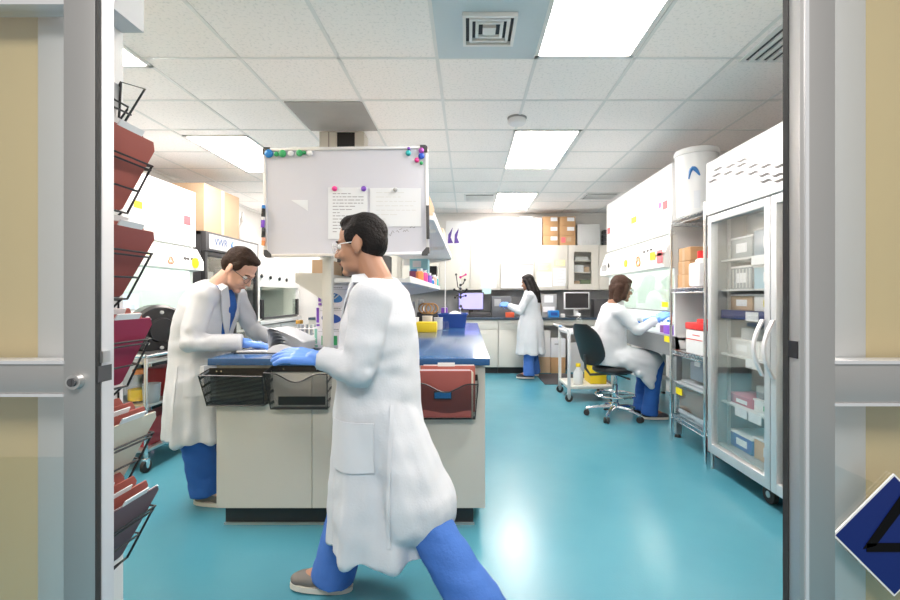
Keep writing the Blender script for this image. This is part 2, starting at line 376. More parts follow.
# ------------------------------------------------------------------ lab bench (island)
TOP = .934
tag(B().box(-1.40, .118, 2.455, 5.70, .896, TOP, bev=.004).obj('bench_worktop', BLUETOP), 'long glossy blue worktop of the central lab bench', 'worktop')
t = T('bench_end_panel', 'grey cream end panel of the central bench with black toe kick', 'panel', (-.64, 2.51, 0))
box('panel', PANELM, t, -1.37, -.852, 2.49, 2.515, .115, .896); box('panel', PANELM, t, -.848, .093, 2.49, 2.515, .115, .896)
box('toe_kick', BLACK, t, -1.35, .03, 2.545, 2.575, 0, .115); box('toe_kick_trim', STEEL, t, -1.355, .035, 2.537, 2.546, 0, .012)
def base_unit(x0, x1, y0, y1, face, label, group, top=.896, drawers=1, doors=2, m=CREAM, depth_toe=.07):
    """cabinet whose doors look along face ('x-','x+','y-')"""
    t = T('base_cabinet', label, 'cabinet', ((x0+x1)/2, (y0+y1)/2, 0), 0, group)
    tx0, tx1, ty0 = x0, x1, y0
    if face == 'x-': tx0 += depth_toe
    if face == 'x+': tx1 -= depth_toe
    if face == 'y-': ty0 += depth_toe
    box('plinth', BLACK, t, tx0, tx1, ty0, y1, 0, .105)
    box('body', m, t, x0, x1, y0, y1, .105, top)
    a0, a1 = (y0, y1) if face[0] == 'x' else (x0, x1)
    def front(nm, u0, u1, z0, z1):
        g = .004; e = .018
        if face == 'x-': r = box(nm, m, t, x0-e, x0, u0+g, u1-g, z0, z1, bev=.002)
        elif face == 'x+': r = box(nm, m, t, x1, x1+e, u0+g, u1-g, z0, z1, bev=.002)
        else: r = box(nm, m, t, u0+g, u1-g, y0-e, y0, z0, z1, bev=.002)
        um = (u0+u1)/2; zm = (z0+z1)/2 if nm == 'drawer' else z1-.06
        h = B()
        if face == 'x-': h.box(x0-e-.016, x0-e, um-.05, um+.05, zm-.005, zm+.005, bev=.002)
        elif face == 'x+': h.box(x1+e, x1+e+.016, um-.05, um+.05, zm-.005, zm+.005, bev=.002)
        else: h.box(um-.05, um+.05, y0-e-.016, y0-e, zm-.005, zm+.005, bev=.002)
        h.obj('handle', m if face == 'y-' else STEEL, r)
    zd = top-.16 if drawers else top-.005
    for k in range(doors):
        u0 = a0+(a1-a0)*k/doors; u1 = a0+(a1-a0)*(k+1)/doors
        front('door', u0, u1, .11, zd-.006)
        if drawers: front('drawer', u0, u1, zd, top-.008)
    return t
for side, (x0, x1, f) in (('left', (-1.35, -.645, 'x-')), ('right', (-.635, .07, 'x+'))):
    for k, (y0, y1) in enumerate(((2.58, 3.58), (3.585, 4.6), (4.605, 5.65))):
        base_unit(x0, x1, y0, y1, f, 'cream cabinet under the %s long side of the central bench, %s' % (side, ('right behind the end panel', 'middle of its row', 'at the far end')[k]), 'cabinets under the central bench')
# reagent shelving above the bench
t = T('reagent_shelf', 'cream two level reagent shelving standing along the bench behind the whiteboard', 'shelf', (-.7, 4.2, TOP))
for y in (2.68, 5.5):
    box('upright', CREAM, t, -.845, -.795, y-.03, y+.03, TOP, 2.06, bev=.004)
box('shelf', WHITE, t, -.79, -.20, 2.7, 5.6, 1.72, 1.745); box('shelf', WHITE, t, -.79, -.34, 2.7, 5.6, 1.35, 1.375)
box('shelf', CREAM, t, -1.02, -.85, 2.70, 3.55, 1.35, 1.405)
for y in (3.1, 4.2, 5.58):
    B().prism([(-.79, 1.72), (-.22, 1.72), (-.22, 1.70), (-.79, 1.64)], 'y', y-.006, y+.006).obj('bracket', WHITE, t)
    B().prism([(-.79, 1.35), (-.36, 1.35), (-.36, 1.335), (-.79, 1.27)], 'y', y-.006, y+.006).obj('bracket', WHITE, t)
B().prism([(-1.02, 1.35), (-.85, 1.35), (-.85, 1.24)], 'y', 2.70, 2.72).obj('bracket', CREAM, t)
box('shelf_lip', WHITE, t, -.207, -.20, 2.7, 5.6, 1.745, 1.765); box('shelf_lip', WHITE, t, -.347, -.34, 2.7, 5.6, 1.375, 1.388)
tag(box('storage_box', CARDL, None, -.99, -.885, 2.9, 3.2, 1.407, 1.50), 'flat tan box on the left reagent shelf under the whiteboard', 'box')

# ------------------------------------------------------------------ whiteboard
WX0, WX1, WZ0, WZ1, WY = -1.160, -.226, 1.497, 2.118, 2.60
tilt = Matrix.Translation((-.69, WY, 1.8)) @ Matrix.Rotation(math.radians(-.9), 4, 'Y') @ Matrix.Translation((.69, -WY, -1.8))
t = T('whiteboard', 'large silver framed whiteboard on the end of the bench shelving', 'whiteboard', (-.69, WY, WZ0))
def wb(b, name, m, p=None): return b.xform(tilt).obj(name, m, p or t)
wb(B().box(WX0+.012, WX1-.012, WY, WY+.02, WZ0+.012, WZ1-.012), 'writing_surface', BOARD)
for a in ((WX0, WX1, WZ0, WZ0+.017), (WX0, WX1, WZ1-.017, WZ1), (WX0, WX0+.016, WZ0, WZ1), (WX1-.016, WX1, WZ0, WZ1)):
    wb(B().box(a[0], a[1], WY-.008, WY+.024, a[2], a[3], bev=.003), 'frame_rail', ALUL)
for sx in (0, 1):
    for sz in (0, 1):
        x = (WX0, WX1)[sx]; z = (WZ0, WZ1)[sz]; dx = 1-2*sx; dz = 1-2*sz
        poly = [(x-.002*dx, z+.01*dz), (x+.01*dx, z-.002*dz), (x+.042*dx, z-.002*dz), (x+.040*dx, z+.014*dz), (x+.014*dx, z+.042*dz), (x-.002*dx, z+.042*dz)]
        wb(B().prism(poly, 'y', WY-.011, WY+.026), 'corner_cap', DGREY)
wb(B().box(WX1-.012, WX1+.006, WY-.022, WY-.008, 1.585, 1.775, bev=.003), 'pen_holder', DGREY)
scr = B(); random.seed(3)
for k in range(9):
    x = -.475+k*.02+random.uniform(-.006, .006); z = 1.625+.022*k/8+random.uniform(-.01, .01)
    scr.tube([(x, WY-.001, z), (x+.008, WY-.001, z+random.uniform(-.012, .014)), (x+.016, WY-.001, z+random.uniform(-.01, .01))], .0011, 5)
wb(scr, 'handwriting', DGREY)
def wpos(px, py): return tilt @ Vector((at(px, py, WY).x, WY, at(px, py, WY).z))
# papers on the whiteboard
def sheet(name, label, cat, x0, x1, z0, z1, y, rows, group=None, rz=0, axis='y', table=False):
    t = T(name, label, cat, ((x0+x1)/2, y, z0), 0, group)
    box('page', PAPER, t, x0, x1, y-.0012, y, z0, z1)
    b = B(); W = x1-x0; H = z1-z0; rnd = random.Random(int(x0*1000))
    for r in range(rows):
        z = z1-H*(.12+.8*r/max(1, rows))
        xx = x0+W*.12
        while xx < x1-W*.14:
            ww = W*rnd.uniform(.05, .16); xe = min(xx+ww, x1-W*.1)
            b.box(xx, xe, y-.0018, y-.0013, z-H*.008, z+H*.008); xx += ww+W*.025
            if rnd.random() < .12: break
    b.obj('print', LGREY if rows < 9 else INK, t)
    return t
p0 = at(328, 187.5, WY-.003); p1 = at(367.5, 239, WY-.003)
sheet('printed_notice', 'printed form with table pinned on the whiteboard, left of the two', 'notice', p0.x, p1.x, p1.z, p0.z, WY-.002, 13, 'papers on the whiteboard')
p0 = at(370, 188, WY-.003); p1 = at(421, 226.5, WY-.003)
sheet('printed_notice', 'wide printed sheet pinned on the whiteboard, right of the two', 'notice', p0.x, p1.x, p1.z, p0.z, WY-.002, 7, 'papers on the whiteboard')
p0 = at(291, 200, WY); p1 = at(308, 211, WY)
tag(B().prism([(p0.x, p0.z), (p1.x, p0.z), (p1.x, p1.z)], 'y', WY-.0015, WY-.0003).obj('paper_scrap', PAPER), 'small white triangular paper scrap at left on the whiteboard', 'paper')
# magnets
def magnet(px, py, r, m, label):
    p = at(px, py, WY); p = Vector((p.x, WY-.003, p.z))
    b = B().lathe([(r*.75, 0), (r, .003), (r, .008), (r*.8, .013), (r*.35, .016)], p, 16, Matrix.Rotation(PI/2, 3, 'X'))
    tag(b.obj('magnet', m, origin=p), label, 'magnet', 'round magnets on the whiteboard')
magnet(269.5, 154, .024, SKY, 'big blue round magnet at the upper left corner of the whiteboard')
magnet(277, 154.5, .014, GREEN, 'small green magnet just right of the big blue one')
magnet(283, 154, .021, GREEN, 'big green round magnet third from the left on the whiteboard top edge')
magnet(291.5, 154, .017, WPLAS, 'white magnet between two big green magnets')
magnet(300, 153.5, .019, GREEN, 'green magnet right of the white magnet on the whiteboard')
magnet(305, 153, .010, GREEN, 'tiny green magnet at the right of the green row')
magnet(310, 153.5, .017, WPLAS, 'white magnet ending the row of magnets at upper left')
magnet(408.5, 153.5, .016, TEAL, 'teal magnet at the upper right of the whiteboard')
magnet(409, 149, .009, PURPLE, 'tiny purple magnet above the teal magnet')
magnet(421.5, 151, .016, mat('magenta_plastic', (.45, .08, .45), .4), 'magenta purple magnet in the upper right corner of the whiteboard')
magnet(421.5, 156.5, .017, mat('strong_blue', (.02, .09, .55), .4), 'strong blue magnet under the magenta one at upper right')
magnet(417, 160.5, .014, PINK, 'pink magnet below the group in the upper right corner')
magnet(421.5, 163.5, .010, GREEN, 'tiny green magnet lowest in the upper right corner')
magnet(335, 189, .015, PINK, 'pink magnet holding the left printed form')
magnet(364, 189, .015, PURPLE, 'violet magnet holding the right edge of the left printed form')
magnet(395.5, 190, .012, GREY, 'grey magnet holding the wide printed sheet')
# markers clipped to the left edge of the board
for (px, y0, y1, m, cm, lab) in ((264.5, 206, 217, BLACK, SKY, 'black marker with blue cap, topmost on the left edge of the whiteboard'),
                                 (264, 217.5, 228, PURPLE, WPLAS, 'purple marker with white cap in the middle of the whiteboard left edge'),
                                 (264.5, 228.5, 238, BLACK, DGREY, 'all black marker low on the left edge of the whiteboard'),
                                 (264.5, 238, 246, ORANGE, SALMON, 'orange marker lowest on the left edge of the whiteboard')):
    a = at(px, y0, WY); b = at(px, y1, WY); yy = WY-.019
    t = T('marker_pen', lab, 'marker', (a.x, yy, b.z), 0, 'markers on the whiteboard edge')
    B().cyl((a.x, yy, b.z), (a.x+.003, yy, a.z-.018), .0095).obj('barrel', m, t); B().cyl((a.x+.003, yy, a.z-.018), (a.x+.003, yy, a.z), .0105, .009).obj('cap', cm, t)

# ------------------------------------------------------------------ wall pockets on the bench end
def pocket(x0, x1, z0, z1, label, lean=0, out=.075, wave=False):
    t = T('mesh_wall_pocket', label, 'file pocket', ((x0+x1)/2, 2.48, z0), 0, 'black wire mesh pockets on the bench end')
    yb, yf, yt = 2.487, 2.455, 2.487-out-.03
    zt = z1; zf = z1-.02
    xi = .014
    if not wave: box('back_sheet', MESHW, t, x0+.004, x1-.004, yb-.002, yb, z0, z1)
    n = 16; fr = B(); top = []; bot = []
    for k in range(n+1):
        u = k/n; x = x0+(x1-x0)*u; xb = x0+xi+(x1-x0-2*xi)*u
        zz = zf-(.045*math.sin(PI*min(1, max(0, (u-.12)/.76)))**2 if wave else 0)-(.006*u)
        top.append(Vector((x, yt, zz+(lean if not wave else 0)*u))); bot.append(Vector((xb, yf-.02, z0)))
    fr.loft([top, bot], cap=False, closed=False).obj('front_sheet', MESHW, t)
    B().quad([(x0, yb, z1), top[0], bot[0], (x0+xi, yb, z0)]).quad([(x1, yb, z1), top[-1], bot[-1], (x1-xi, yb, z0)]).quad([bot[0], bot[-1], (x1-xi, yb, z0), (x0+xi, yb, z0)]).obj('side_sheet', MESHW, t)
    rim = B().tube(top, .0038, 6); rim.tube([top[0], (x0, yb, z1), (x1, yb, z1), top[-1]], .0032, 6)
    rim.tube([top[0], bot[0], bot[-1], top[-1]], .0036, 6); rim.obj('rim_wire', BLACK, t)
    box('rear_band', BLACK, t, x0, x1, yb-.006, yb-.002, z1-.03, z1)
    for xx in (x0+.04, x0+.065): B().cyl((xx, yb-.007, z1-.013), (xx, yb-.004, z1-.013), .004).obj('rivet', CHROME, t)
    return t
pocket(-1.405, -1.072, .685, .875, 'black wire mesh wall pocket at the left corner of the bench end')
t = pocket(-1.066, -.735, .668, .888, 'black wire mesh wall pocket with wavy rim behind the walking person', wave=True)
box('label_strip', BLACK, t, -1.01, -.76, 2.432, 2.436, .69, .735)
t = pocket(-.285, .052, .615, .84, 'black wire mesh pocket at right of the bench end holding maroon folders', wave=True, out=.10)
box('label_card', SKY, t, -.175, -.09, 2.388, 2.391, .735, .765); box('label_frame', BLACK, t, -.18, -.085, 2.3915, 2.3935, .728, .771)
for k, (m, mm, dz, lab) in enumerate(((MAROON, RUST, .0, 'front maroon folder in the pocket on the bench end'), (BUFF, BUFF, -.008, 'buff folder right behind the front maroon folder'), (RUST, RUST, .02, 'rust folder with a white tab rearmost in the bench end pocket'))):
    f = B().box(-.275+.012*k, .02+.012*k, 0, .010, 0, .265, bev=.003)
    y = 2.412+.019*k
    f.xform(Matrix.Translation((0, y+.012, .625+dz)) @ Matrix.Rotation(math.radians(10), 4, 'X')).obj('x', m) if False else None
    t = T('file_folder', lab, 'folder', (-.13, y+.012, .625+dz), 0, 'folders in the bench end pocket')
    M_ = Matrix.Translation((0, y+.014, .625+dz)) @ Matrix.Rotation(math.radians(9), 4, 'X')
    B().box(-.275+.012*k, .018+.010*k, -.004, .004, 0, .258, bev=.0035).xform(M_).obj('cover', m, t)
    B().box(-.26+.012*k, .012+.010*k, .0045, .008, .004, .262).xform(M_).obj('pages', PAPER, t)
    if k == 2: B().box(-.16, -.07, -.004, .001, .256, .275).xform(M_).obj('tab', WPLAS, t)

# ------------------------------------------------------------------ wing wall file pockets
def wing_pocket(zb, zt, m, m2, label, n, spread=.1, tabs=True):
    t = T('wire_file_holder', 'black wire file holder on the white wing wall, '+label, 'file holder', (-1.0, 1.24, zb), 0, 'wire file holders on the wing wall')
    xb, xt = -.985, -.880+spread-.1
    w_ = B(); r = .0028
    y0, y1 = 1.10, 1.305
    zm = zb+(zt-zb)*.62; xm = xb+(xt-xb)*.62+.012
    for f in (.30, .62, .68):
        z = zb+(zt-zb)*f; x = xb+(xt-xb)*f+.013
        w_.tube([(-.998, y1, z+.01), (x, y1, z), (x, y0, z)], r, 6)
    w_.tube([(xb+.012, y0+.05, zb-.006), (xb+.012, y1, zb-.006), (xm+.005, y1, zm+.012), (-.998, y1, zm+.03)], r*1.3, 6)
    w_.tube([(-.998, y1-.02, zb-.03), (xb+.012, y1-.02, zb-.006)], r, 6)
    w_.tube([(-.998, y0, zb), (-.998, y1, zb), (-.998, y1, zt+.05), (-.998, y0, zt+.05), ], r, 6)
    w_.obj('wire_frame', BLACK, t)
    L = math.hypot(xt-xb, zt-zb); ang = math.atan2(xt-xb, zt-zb)
    for k in range(n):
        mm = m if k == 0 else m2
        tt = T('file_folder', ('front', 'second', 'third', 'fourth', 'rearmost')[k]+' folder in the wing wall file holder, '+label, 'folder', (xb, 1.18, zb), 0, 'folders in the wing wall holders')
        a = ang*(1-.22*k)
        M_ = Matrix.Translation((xb-.006*k, 0, zb)) @ Matrix.Rotation(a, 4, 'Y')
        hy = 1.30-.006*k
        poly = [(1.10, 0), (hy-.006, 0), (hy, .008), (hy, L-.022+.006*k), (hy-.02, L+.006*k), (1.10, L+.006*k)]
        B().prism(poly, 'x', -.0045, -.001).xform(M_).obj('cover', mm, tt)
        B().box(-.009, -.0046, 1.10, hy-.008, .004, L-.006).xform(M_).obj('pages', PAPER, tt)
        if tabs: B().box(-.004, -.001, 1.15-.02*k, 1.235-.02*k, L+.004*k, L+.016+.004*k).xform(M_).obj('tab', WPLAS, tt)
wing_pocket(1.512, 1.70, RUST, MAROON, 'topmost of the five full ones', 2)
wing_pocket(1.268, 1.448, MAROON, RUST, 'second from top of the full ones', 2)
wing_pocket(1.020, 1.208, WINE, RUST, 'middle of the five full ones', 3, .092)
wing_pocket(.745, .945, BUFF, RUST, 'second lowest, with cream cover', 4, .105)
wing_pocket(.530, .738, PLUM, RUST, 'lowest, with dusky plum covers', 5, .112)
t = T('wire_file_holder', 'empty black wire file holder at the top of the wing wall', 'file holder', (-1.0, 1.24, 1.75), 0, 'wire file holders on the wing wall')
b = B(); P = lambda px, py, Y=1.3: at(px, py, Y)
b.tube([P(119, 118), P(121, 82), P(145, 89), P(124, 123)], .0032, 6); b.tube([P(112, 98, 1.25), P(128, 107), P(127, 110), P(119, 121)], .0028, 6)
b.tube([P(108, 104, 1.22), P(131, 115)], .0028, 6); b.tube([(-.998, 1.3, 1.86), P(121, 82)], .0026, 6); b.tube([(-.998, 1.3, 1.765), P(119, 118)], .0026, 6)
b.obj('wire_frame', BLACK, t); box('mount_plate', GREY, t, -1.0, -.992, 1.28, 1.30, 1.80, 1.87)
# ------------------------------------------------------------------ biosafety cabinets
def bsc(xf, s, y0, y1, ztop, zpan, zbul, out, zsash, zwork, depth, label, name='biosafety_cabinet'):
    """front plane x = xf, cabinet extends to xf + s*depth; user side is xf - s"""
    t = T(name, label, 'lab cabinet', (xf+s*depth/2, (y0+y1)/2, 0))
    xb = xf+s*depth; X = lambda a, b: (min(a, b), max(a, b))
    B().box(*X(xf, xb), y0, y1, zpan, ztop, bev=.006).obj('upper_housing', WHITE, t)
    for z in (zpan+.005,): box('seam', LGREY, t, *X(xf-s*.004, xf+s*.01), y0+.01, y1-.01, z-.004, z+.004)
    xo = xf-s*out
    poly = [(xf+s*.05, zpan-.02), (xf-s*.005, zpan-.02), (xo, zbul+.09), (xo-s*.0, zbul), (xf+s*.02, zbul-.01), (xf+s*.05, zbul-.01)]
    B().prism(poly, 'y', y0-.012, y1+.012).obj('control_panel', WHITE, t)
    for yy in (y0, y1-.03): box('side_panel', WPLAS, t, *X(xf+s*.03, xb), yy, yy+.03, zwork-.17, zpan)
    box('rear_panel', WHITE, t, *X(xb-s*.03, xb), y0+.03, y1-.03, zwork, zpan)
    B().box(*X(xf+s*.02, xb), y0, y1, zwork-.03, zwork, bev=.004).obj('work_surface', STEEL, t)
    ap = [(xf-s*.02, zwork+.01), (xf+s*.05, zwork+.01), (xf+s*.09, zwork-.17), (xf+s*.0, zwork-.17)]
    B().prism(ap, 'y', y0, y1).obj('front_apron', mat('satin_steel', (.30, .31, .32), .4, .5), t)
    box('sash', SASH, t, *X(xf+s*.055, xf+s*.061), y0+.035, y1-.035, zsash, zpan-.03)
    B().box(*X(xf+s*.045, xf+s*.07), y0+.035, y1-.035, zsash-.008, zsash+.006).obj('sash_rail', STEEL, t)
    box('tube_lamp', TUBE, t, *X(xf+s*.16, xf+s*.24), y0+.1, y1-.1, zpan-.045, zpan-.015)
    box('inner_ceiling', WHITE, t, *X(xf+s*.06, xb), y0+.03, y1-.03, zpan-.012, zpan)
    for yy in (y0+.02, y1-.07):
        for xx in (xf+s*.05, xb-s*.1):
            box('leg', STEEL, t, *X(xx, xx+s*.05), yy, yy+.05, .03, zwork-.17); B().cyl((xx+s*.025, yy+.025, 0), (xx+s*.025, yy+.025, .03), .03, .02).obj('foot', BLACK, t)
    box('stand_rail', STEEL, t, *X(xb-s*.1, xb-s*.06), y0+.05, y1-.05, .2, .24)
    return t
def sticker(par, x, s, ya, yb, za, zb, m, name='sticker', zt=None):
    """patch on plane x=const (thickness towards user side -s); optional slope"""
    box(name, m, par, min(x-s*.003, x), max(x-s*.003, x), min(ya, yb), max(ya, yb), za, zb)
def pl(px, py, x):      # point on plane X = x seen at pixel
    Y = x*F/(px-VX); return Y, EYE-(py-VY)*Y/F
LB = bsc(-2.80, -1, 3.0, 4.70, 2.33, 1.77, 1.53, .075, 1.15, .98, .82, 'white biosafety cabinet along the left wall beside the file holders')
RB = bsc(1.82, 1, 4.08, 6.0, 2.46, 1.84, 1.53, .08, 1.13, .90, .80, 'white biosafety cabinet on the right where the seated woman works')
YELS = mat('yellow_sticker', (.85, .72, .0), .5); PINKS = mat('pink_label', (.80, .16, .18), .6); REDS = mat('red_label', (.75, .10, .12), .6)
def stick(par, x, s, px0, px1, py0, py1, m, dx=0):
    y0, z0 = pl(px0, py0, x); y1, z1 = pl(px1, py1, x)
    zc0 = pl((px0+px1)/2, py0, x)[1]; zc1 = pl((px0+px1)/2, py1, x)[1]
    sticker(par, x, s, y0, y1, min(zc0, zc1), max(zc0, zc1), m)
stick(LB, -2.80, -1, 134, 142, 201, 208, YELS); stick(LB, -2.80, -1, 184, 190.5, 216, 225, REDS); stick(LB, -2.8, -1, 163.5, 165, 208, 210, GREY)
stick(LB, -2.876, -1, 168, 176, 257, 264, ORANGE) if False else None
def bul(par, x, s, px, py, w_, h_, m, n=14):
    y, z = pl(px, py, x)
    B().lathe([(1, -.004), (1, .004)], (0, 0, 0), n, Matrix.Rotation(PI/2, 3, 'Y')).xform(Matrix.Translation((x, y, z)) @ Matrix.Diagonal((1, w_, h_, 1))).obj('sticker', m, par)
def tri(par, x, s, px, py, r, m):
    y, z = pl(px, py, x)
    for a in range(3):
        q = PI/2+a*2*PI/3
        B().tube([(x, y+r*.5*math.cos(q)+r*.5*math.cos(u), z+r*.5*math.sin(q)+r*.5*math.sin(u)) for u in [q-2.2+k*.44 for k in range(11)]], r*.13, 6).obj('warning_mark', m, par)
tri(LB, -2.722, -1, 171, 260.5, .035, ORANGE)
bul(LB, -2.722, -1, 195.5, 263, .055, .052, YELS)
for q, px in enumerate((185, 188, 192, 197)): bul(LB, -2.728, -1, px, 258.5+.4*q, .02, .016, DGREY)
bul(LB, -2.73, -1, 148, 258, .05, .045, YELS)
# right cabinet decals
stick(RB, 1.82, 1, 631.5, 636.5, 217, 223, YELS); bul(RB, 1.82, 1, 660, 205.5, .028, .028, PINK); stick(RB, 1.82, 1, 663, 667.5, 201, 209, PINKS)
stick(RB, 1.82, 1, 607.5, 610, 228, 234, REDS)
xq = 1.735
stick(RB, xq, 1, 602, 606, 265, 271, GREY); bul(RB, xq, 1, 608.5, 265.5, .022, .03, BLACK); bul(RB, xq, 1, 625.5, 263.5, .045, .04, YELS)
tri(RB, xq, 1, 638, 262, .055, ORANGE); stick(RB, xq, 1, 650, 655, 252, 260, YELS); stick(RB, xq, 1, 657, 662.5, 250, 263, PINKS); stick(RB, xq, 1, 657.5, 662, 253, 256, PAPER)
for q, px in enumerate((644, 647.5, 651)): bul(RB, xq, 1, px, 252-1.2*q, .022, .012, DGREY)
stick(RB, 1.80, 1, 664.5, 669.5, 336, 342, YELS)
stick(RB, 1.872, 1, 662, 668, 302, 307, YELS)
# things inside the right cabinet
t = T('pipette_tip_box', 'purple pipette tip box inside the right biosafety cabinet', 'box', (2.0, 4.42, .90))
B().box(1.93, 2.05, 4.33, 4.52, .90, .985, bev=.008).obj('base', PURPLE, t); B().box(1.935, 2.045, 4.335, 4.515, .986, 1.015, bev=.008).obj('lid', CLEARP, t)
tag(B().lathe([(.03, 0), (.034, .07), (.03, .075)], (1.99, 4.66, .90)).obj('sample_jar', mat('mauve_plastic', (.35, .15, .4), .4)), 'small mauve jar beside the purple tip box in the right cabinet', 'jar')
tag(B().box(2.15, 2.3, 4.2, 4.45, .90, 1.03, bev=.01).obj('tube_rack', WPLAS), 'white tube rack deep in the right biosafety cabinet', 'rack')
for k, (y, h, m, lab) in enumerate(((5.2, .17, WPLAS, 'white bottle in the middle of the right cabinet'), (5.45, .12, FROST, 'frosted bottle further back in the right cabinet'), (5.0, .1, SKY, 'small blue capped bottle in the right cabinet near the woman'))):
    t = T('reagent_bottle', lab, 'bottle', (2.2, y, .90), 0, 'bottles in the right cabinet')
    B().lathe([(.035, 0), (.038, .01), (.038, h*.65), (.018, h*.82), (.018, h*.9)], (2.2, y, .90)).obj('body', WPLAS if k == 2 else m, t); B().lathe([(.022, h*.86), (.022, h+.01)], (2.2, y, .90)).obj('cap', SKY, t)
# left cabinet contents
for k, (x, y, h, m, lab) in enumerate(((-2.99, 3.35, .20, WPLAS, 'white squeeze bottle in the left biosafety cabinet'), (-3.0, 3.75, .17, FROST, 'frosted bottle in the left biosafety cabinet'), (-3.02, 4.1, .2, WPLAS, 'white round bottle deep in the left biosafety cabinet'))):
    t = T('reagent_bottle', lab, 'bottle', (x, y, .98), 0, 'bottles in the left cabinet')
    B().lathe([(.05, 0), (.055, .01), (.055, h*.65), (.02, h*.82), (.02, h*.9)], (x, y, .98)).obj('body', m, t); B().lathe([(.024, h*.86), (.024, h+.01)], (x, y, .98)).obj('cap', ORANGE if k == 1 else WPLAS, t)
t = T('tip_rack', 'pale rack of pipette tips in the left biosafety cabinet', 'rack', (-2.97, 3.55, .98))
B().box(-3.03, -2.92, 3.47, 3.63, .98, 1.06, bev=.006).obj('tray', WPLAS, t)
b = B()
for i in range(4):
    for k in range(6): b.cyl((-3.015+.03*i, 3.485+.026*k, 1.06), (-3.015+.03*i, 3.485+.026*k, 1.10), .008, .005, 8)
b.obj('tips', CLEARP, t)
tag(B().lathe([(.05, 0), (.055, .01), (.055, .10), (.045, .105)], (-2.93, 4.3, .98)).obj('sample_jar', AMBER), 'amber jar at the far end of the left cabinet', 'jar')

# ------------------------------------------------------------------ glass door fridge, left
def fridge(xf, s, y0, y1, z0, ztop, zhead, depth, label, frame, bodym, headm, nd=2):
    t = T('glass_door_fridge', label, 'fridge', (xf+s*depth/2, (y0+y1)/2, 0))
    X = lambda a, b: (min(a, b), max(a, b)); xb = xf+s*depth; xd = xf+s*.05
    for y in (y0, y1-.03): box('side_wall', bodym, t, *X(xd, xb), y, y+.03, z0, ztop)
    box('back_wall', MESHG, t, *X(xb-s*.03, xb), y0, y1, z0, ztop); box('roof', bodym, t, *X(xd, xb), y0, y1, ztop-.04, ztop)
    box('base', bodym, t, *X(xd, xb), y0, y1, z0, z0+.08)
    if z0 < .1: box('plinth', BLACK, t, *X(xf+s*.08, xb), y0+.02, y1-.02, 0, z0)
    B().box(*X(xf-s*.01, xd), y0, y1, zhead, ztop, bev=.006).obj('header', headm, t)
    box('inner_lining', WPLAS, t, *X(xd, xb), y0+.03, y1-.03, zhead, zhead+.02)
    dy = (y1-y0)/nd; fw = .05
    for k in range(nd):
        a = y0+dy*k+.004; b_ = a+dy-.008; z1 = zhead-.01; zz = z0+.01
        d = B(); d.box(*X(xf, xd), a, a+fw, zz, z1, bev=.003); d.box(*X(xf, xd), b_-fw, b_, zz, z1, bev=.003)
        d.box(*X(xf, xd), a+fw, b_-fw, zz, zz+fw*1.3, bev=.003); d.box(*X(xf, xd), a+fw, b_-fw, z1-fw, z1, bev=.003)
        dr = d.obj('door', frame, t)
        box('pane', GLASS, dr, *X(xf+s*.02, xf+s*.026), a+fw, b_-fw, zz+fw*1.3, z1-fw)
    return t
LF = fridge(-2.90, -1, 5.04, 6.31, .06, 1.99, 1.775, .70, 'black framed glass door fridge with white header behind the man at the bench', BLACK, DGREY, DGREY, 2)
y0, z0 = pl(209, 235, -2.89); box('sign_panel', mat('sign_white', (.55, .56, .58), .4), LF, -2.889, -2.885, 5.10, 6.26, 1.80, 1.965)
yv = 5.34; text_bm('VWR', .125, faceM((-2.883, yv, 1.885), (0, 1, 0), (0, 0, 1))).obj('lettering', mat('slate_blue_print', (.03, .08, .24), .5), LF)
sw = B(); sw.tube([(-2.884, 5.66+.085*math.cos(u), 1.885+.055*math.sin(u)) for u in [2.0+k*.3 for k in range(15)]], [.004+.009*math.sin(PI*k/14) for k in range(15)], 6); sw.obj('swoosh_mark', mat('mid_blue_print', (.05, .20, .50), .5), LF)
for y in (5.635, 5.715):
    b = B(); b.tube([(-2.895, y, .95), (-2.865, y, .95), (-2.865, y, 1.5), (-2.895, y, 1.5)], .009, 8); b.obj('handle', BLACK, LF)
for k, z in enumerate((.45, .80, 1.12, 1.42)):
    box('shelf', LGREY, LF, -3.55, -2.98, 5.08, 6.27, z, z+.012)
random.seed(11)
n_ = 0
for z in (.462, .812, 1.132, 1.432):
    for y in (5.2, 5.45, 5.9, 6.12):
        h = random.uniform(.12, .24); m = random.choice((WPLAS, FROST, SKY, WPLAS, TEAL, LGREY)); lv = {.462: 'lowest', .812: 'second lowest', 1.132: 'second highest', 1.432: 'highest'}[z]
        ps = {5.2: 'nearest the doorway', 5.45: 'left of the door gap', 5.9: 'right of the door gap', 6.12: 'at the far end'}[y]
        tag(B().box(-3.35, -3.08, y-.08, y+.08, z, z+h, bev=.006).obj('storage_box', m), 'box on the %s shelf of the left fridge, %s' % (lv, ps), 'box', 'boxes in the left fridge')
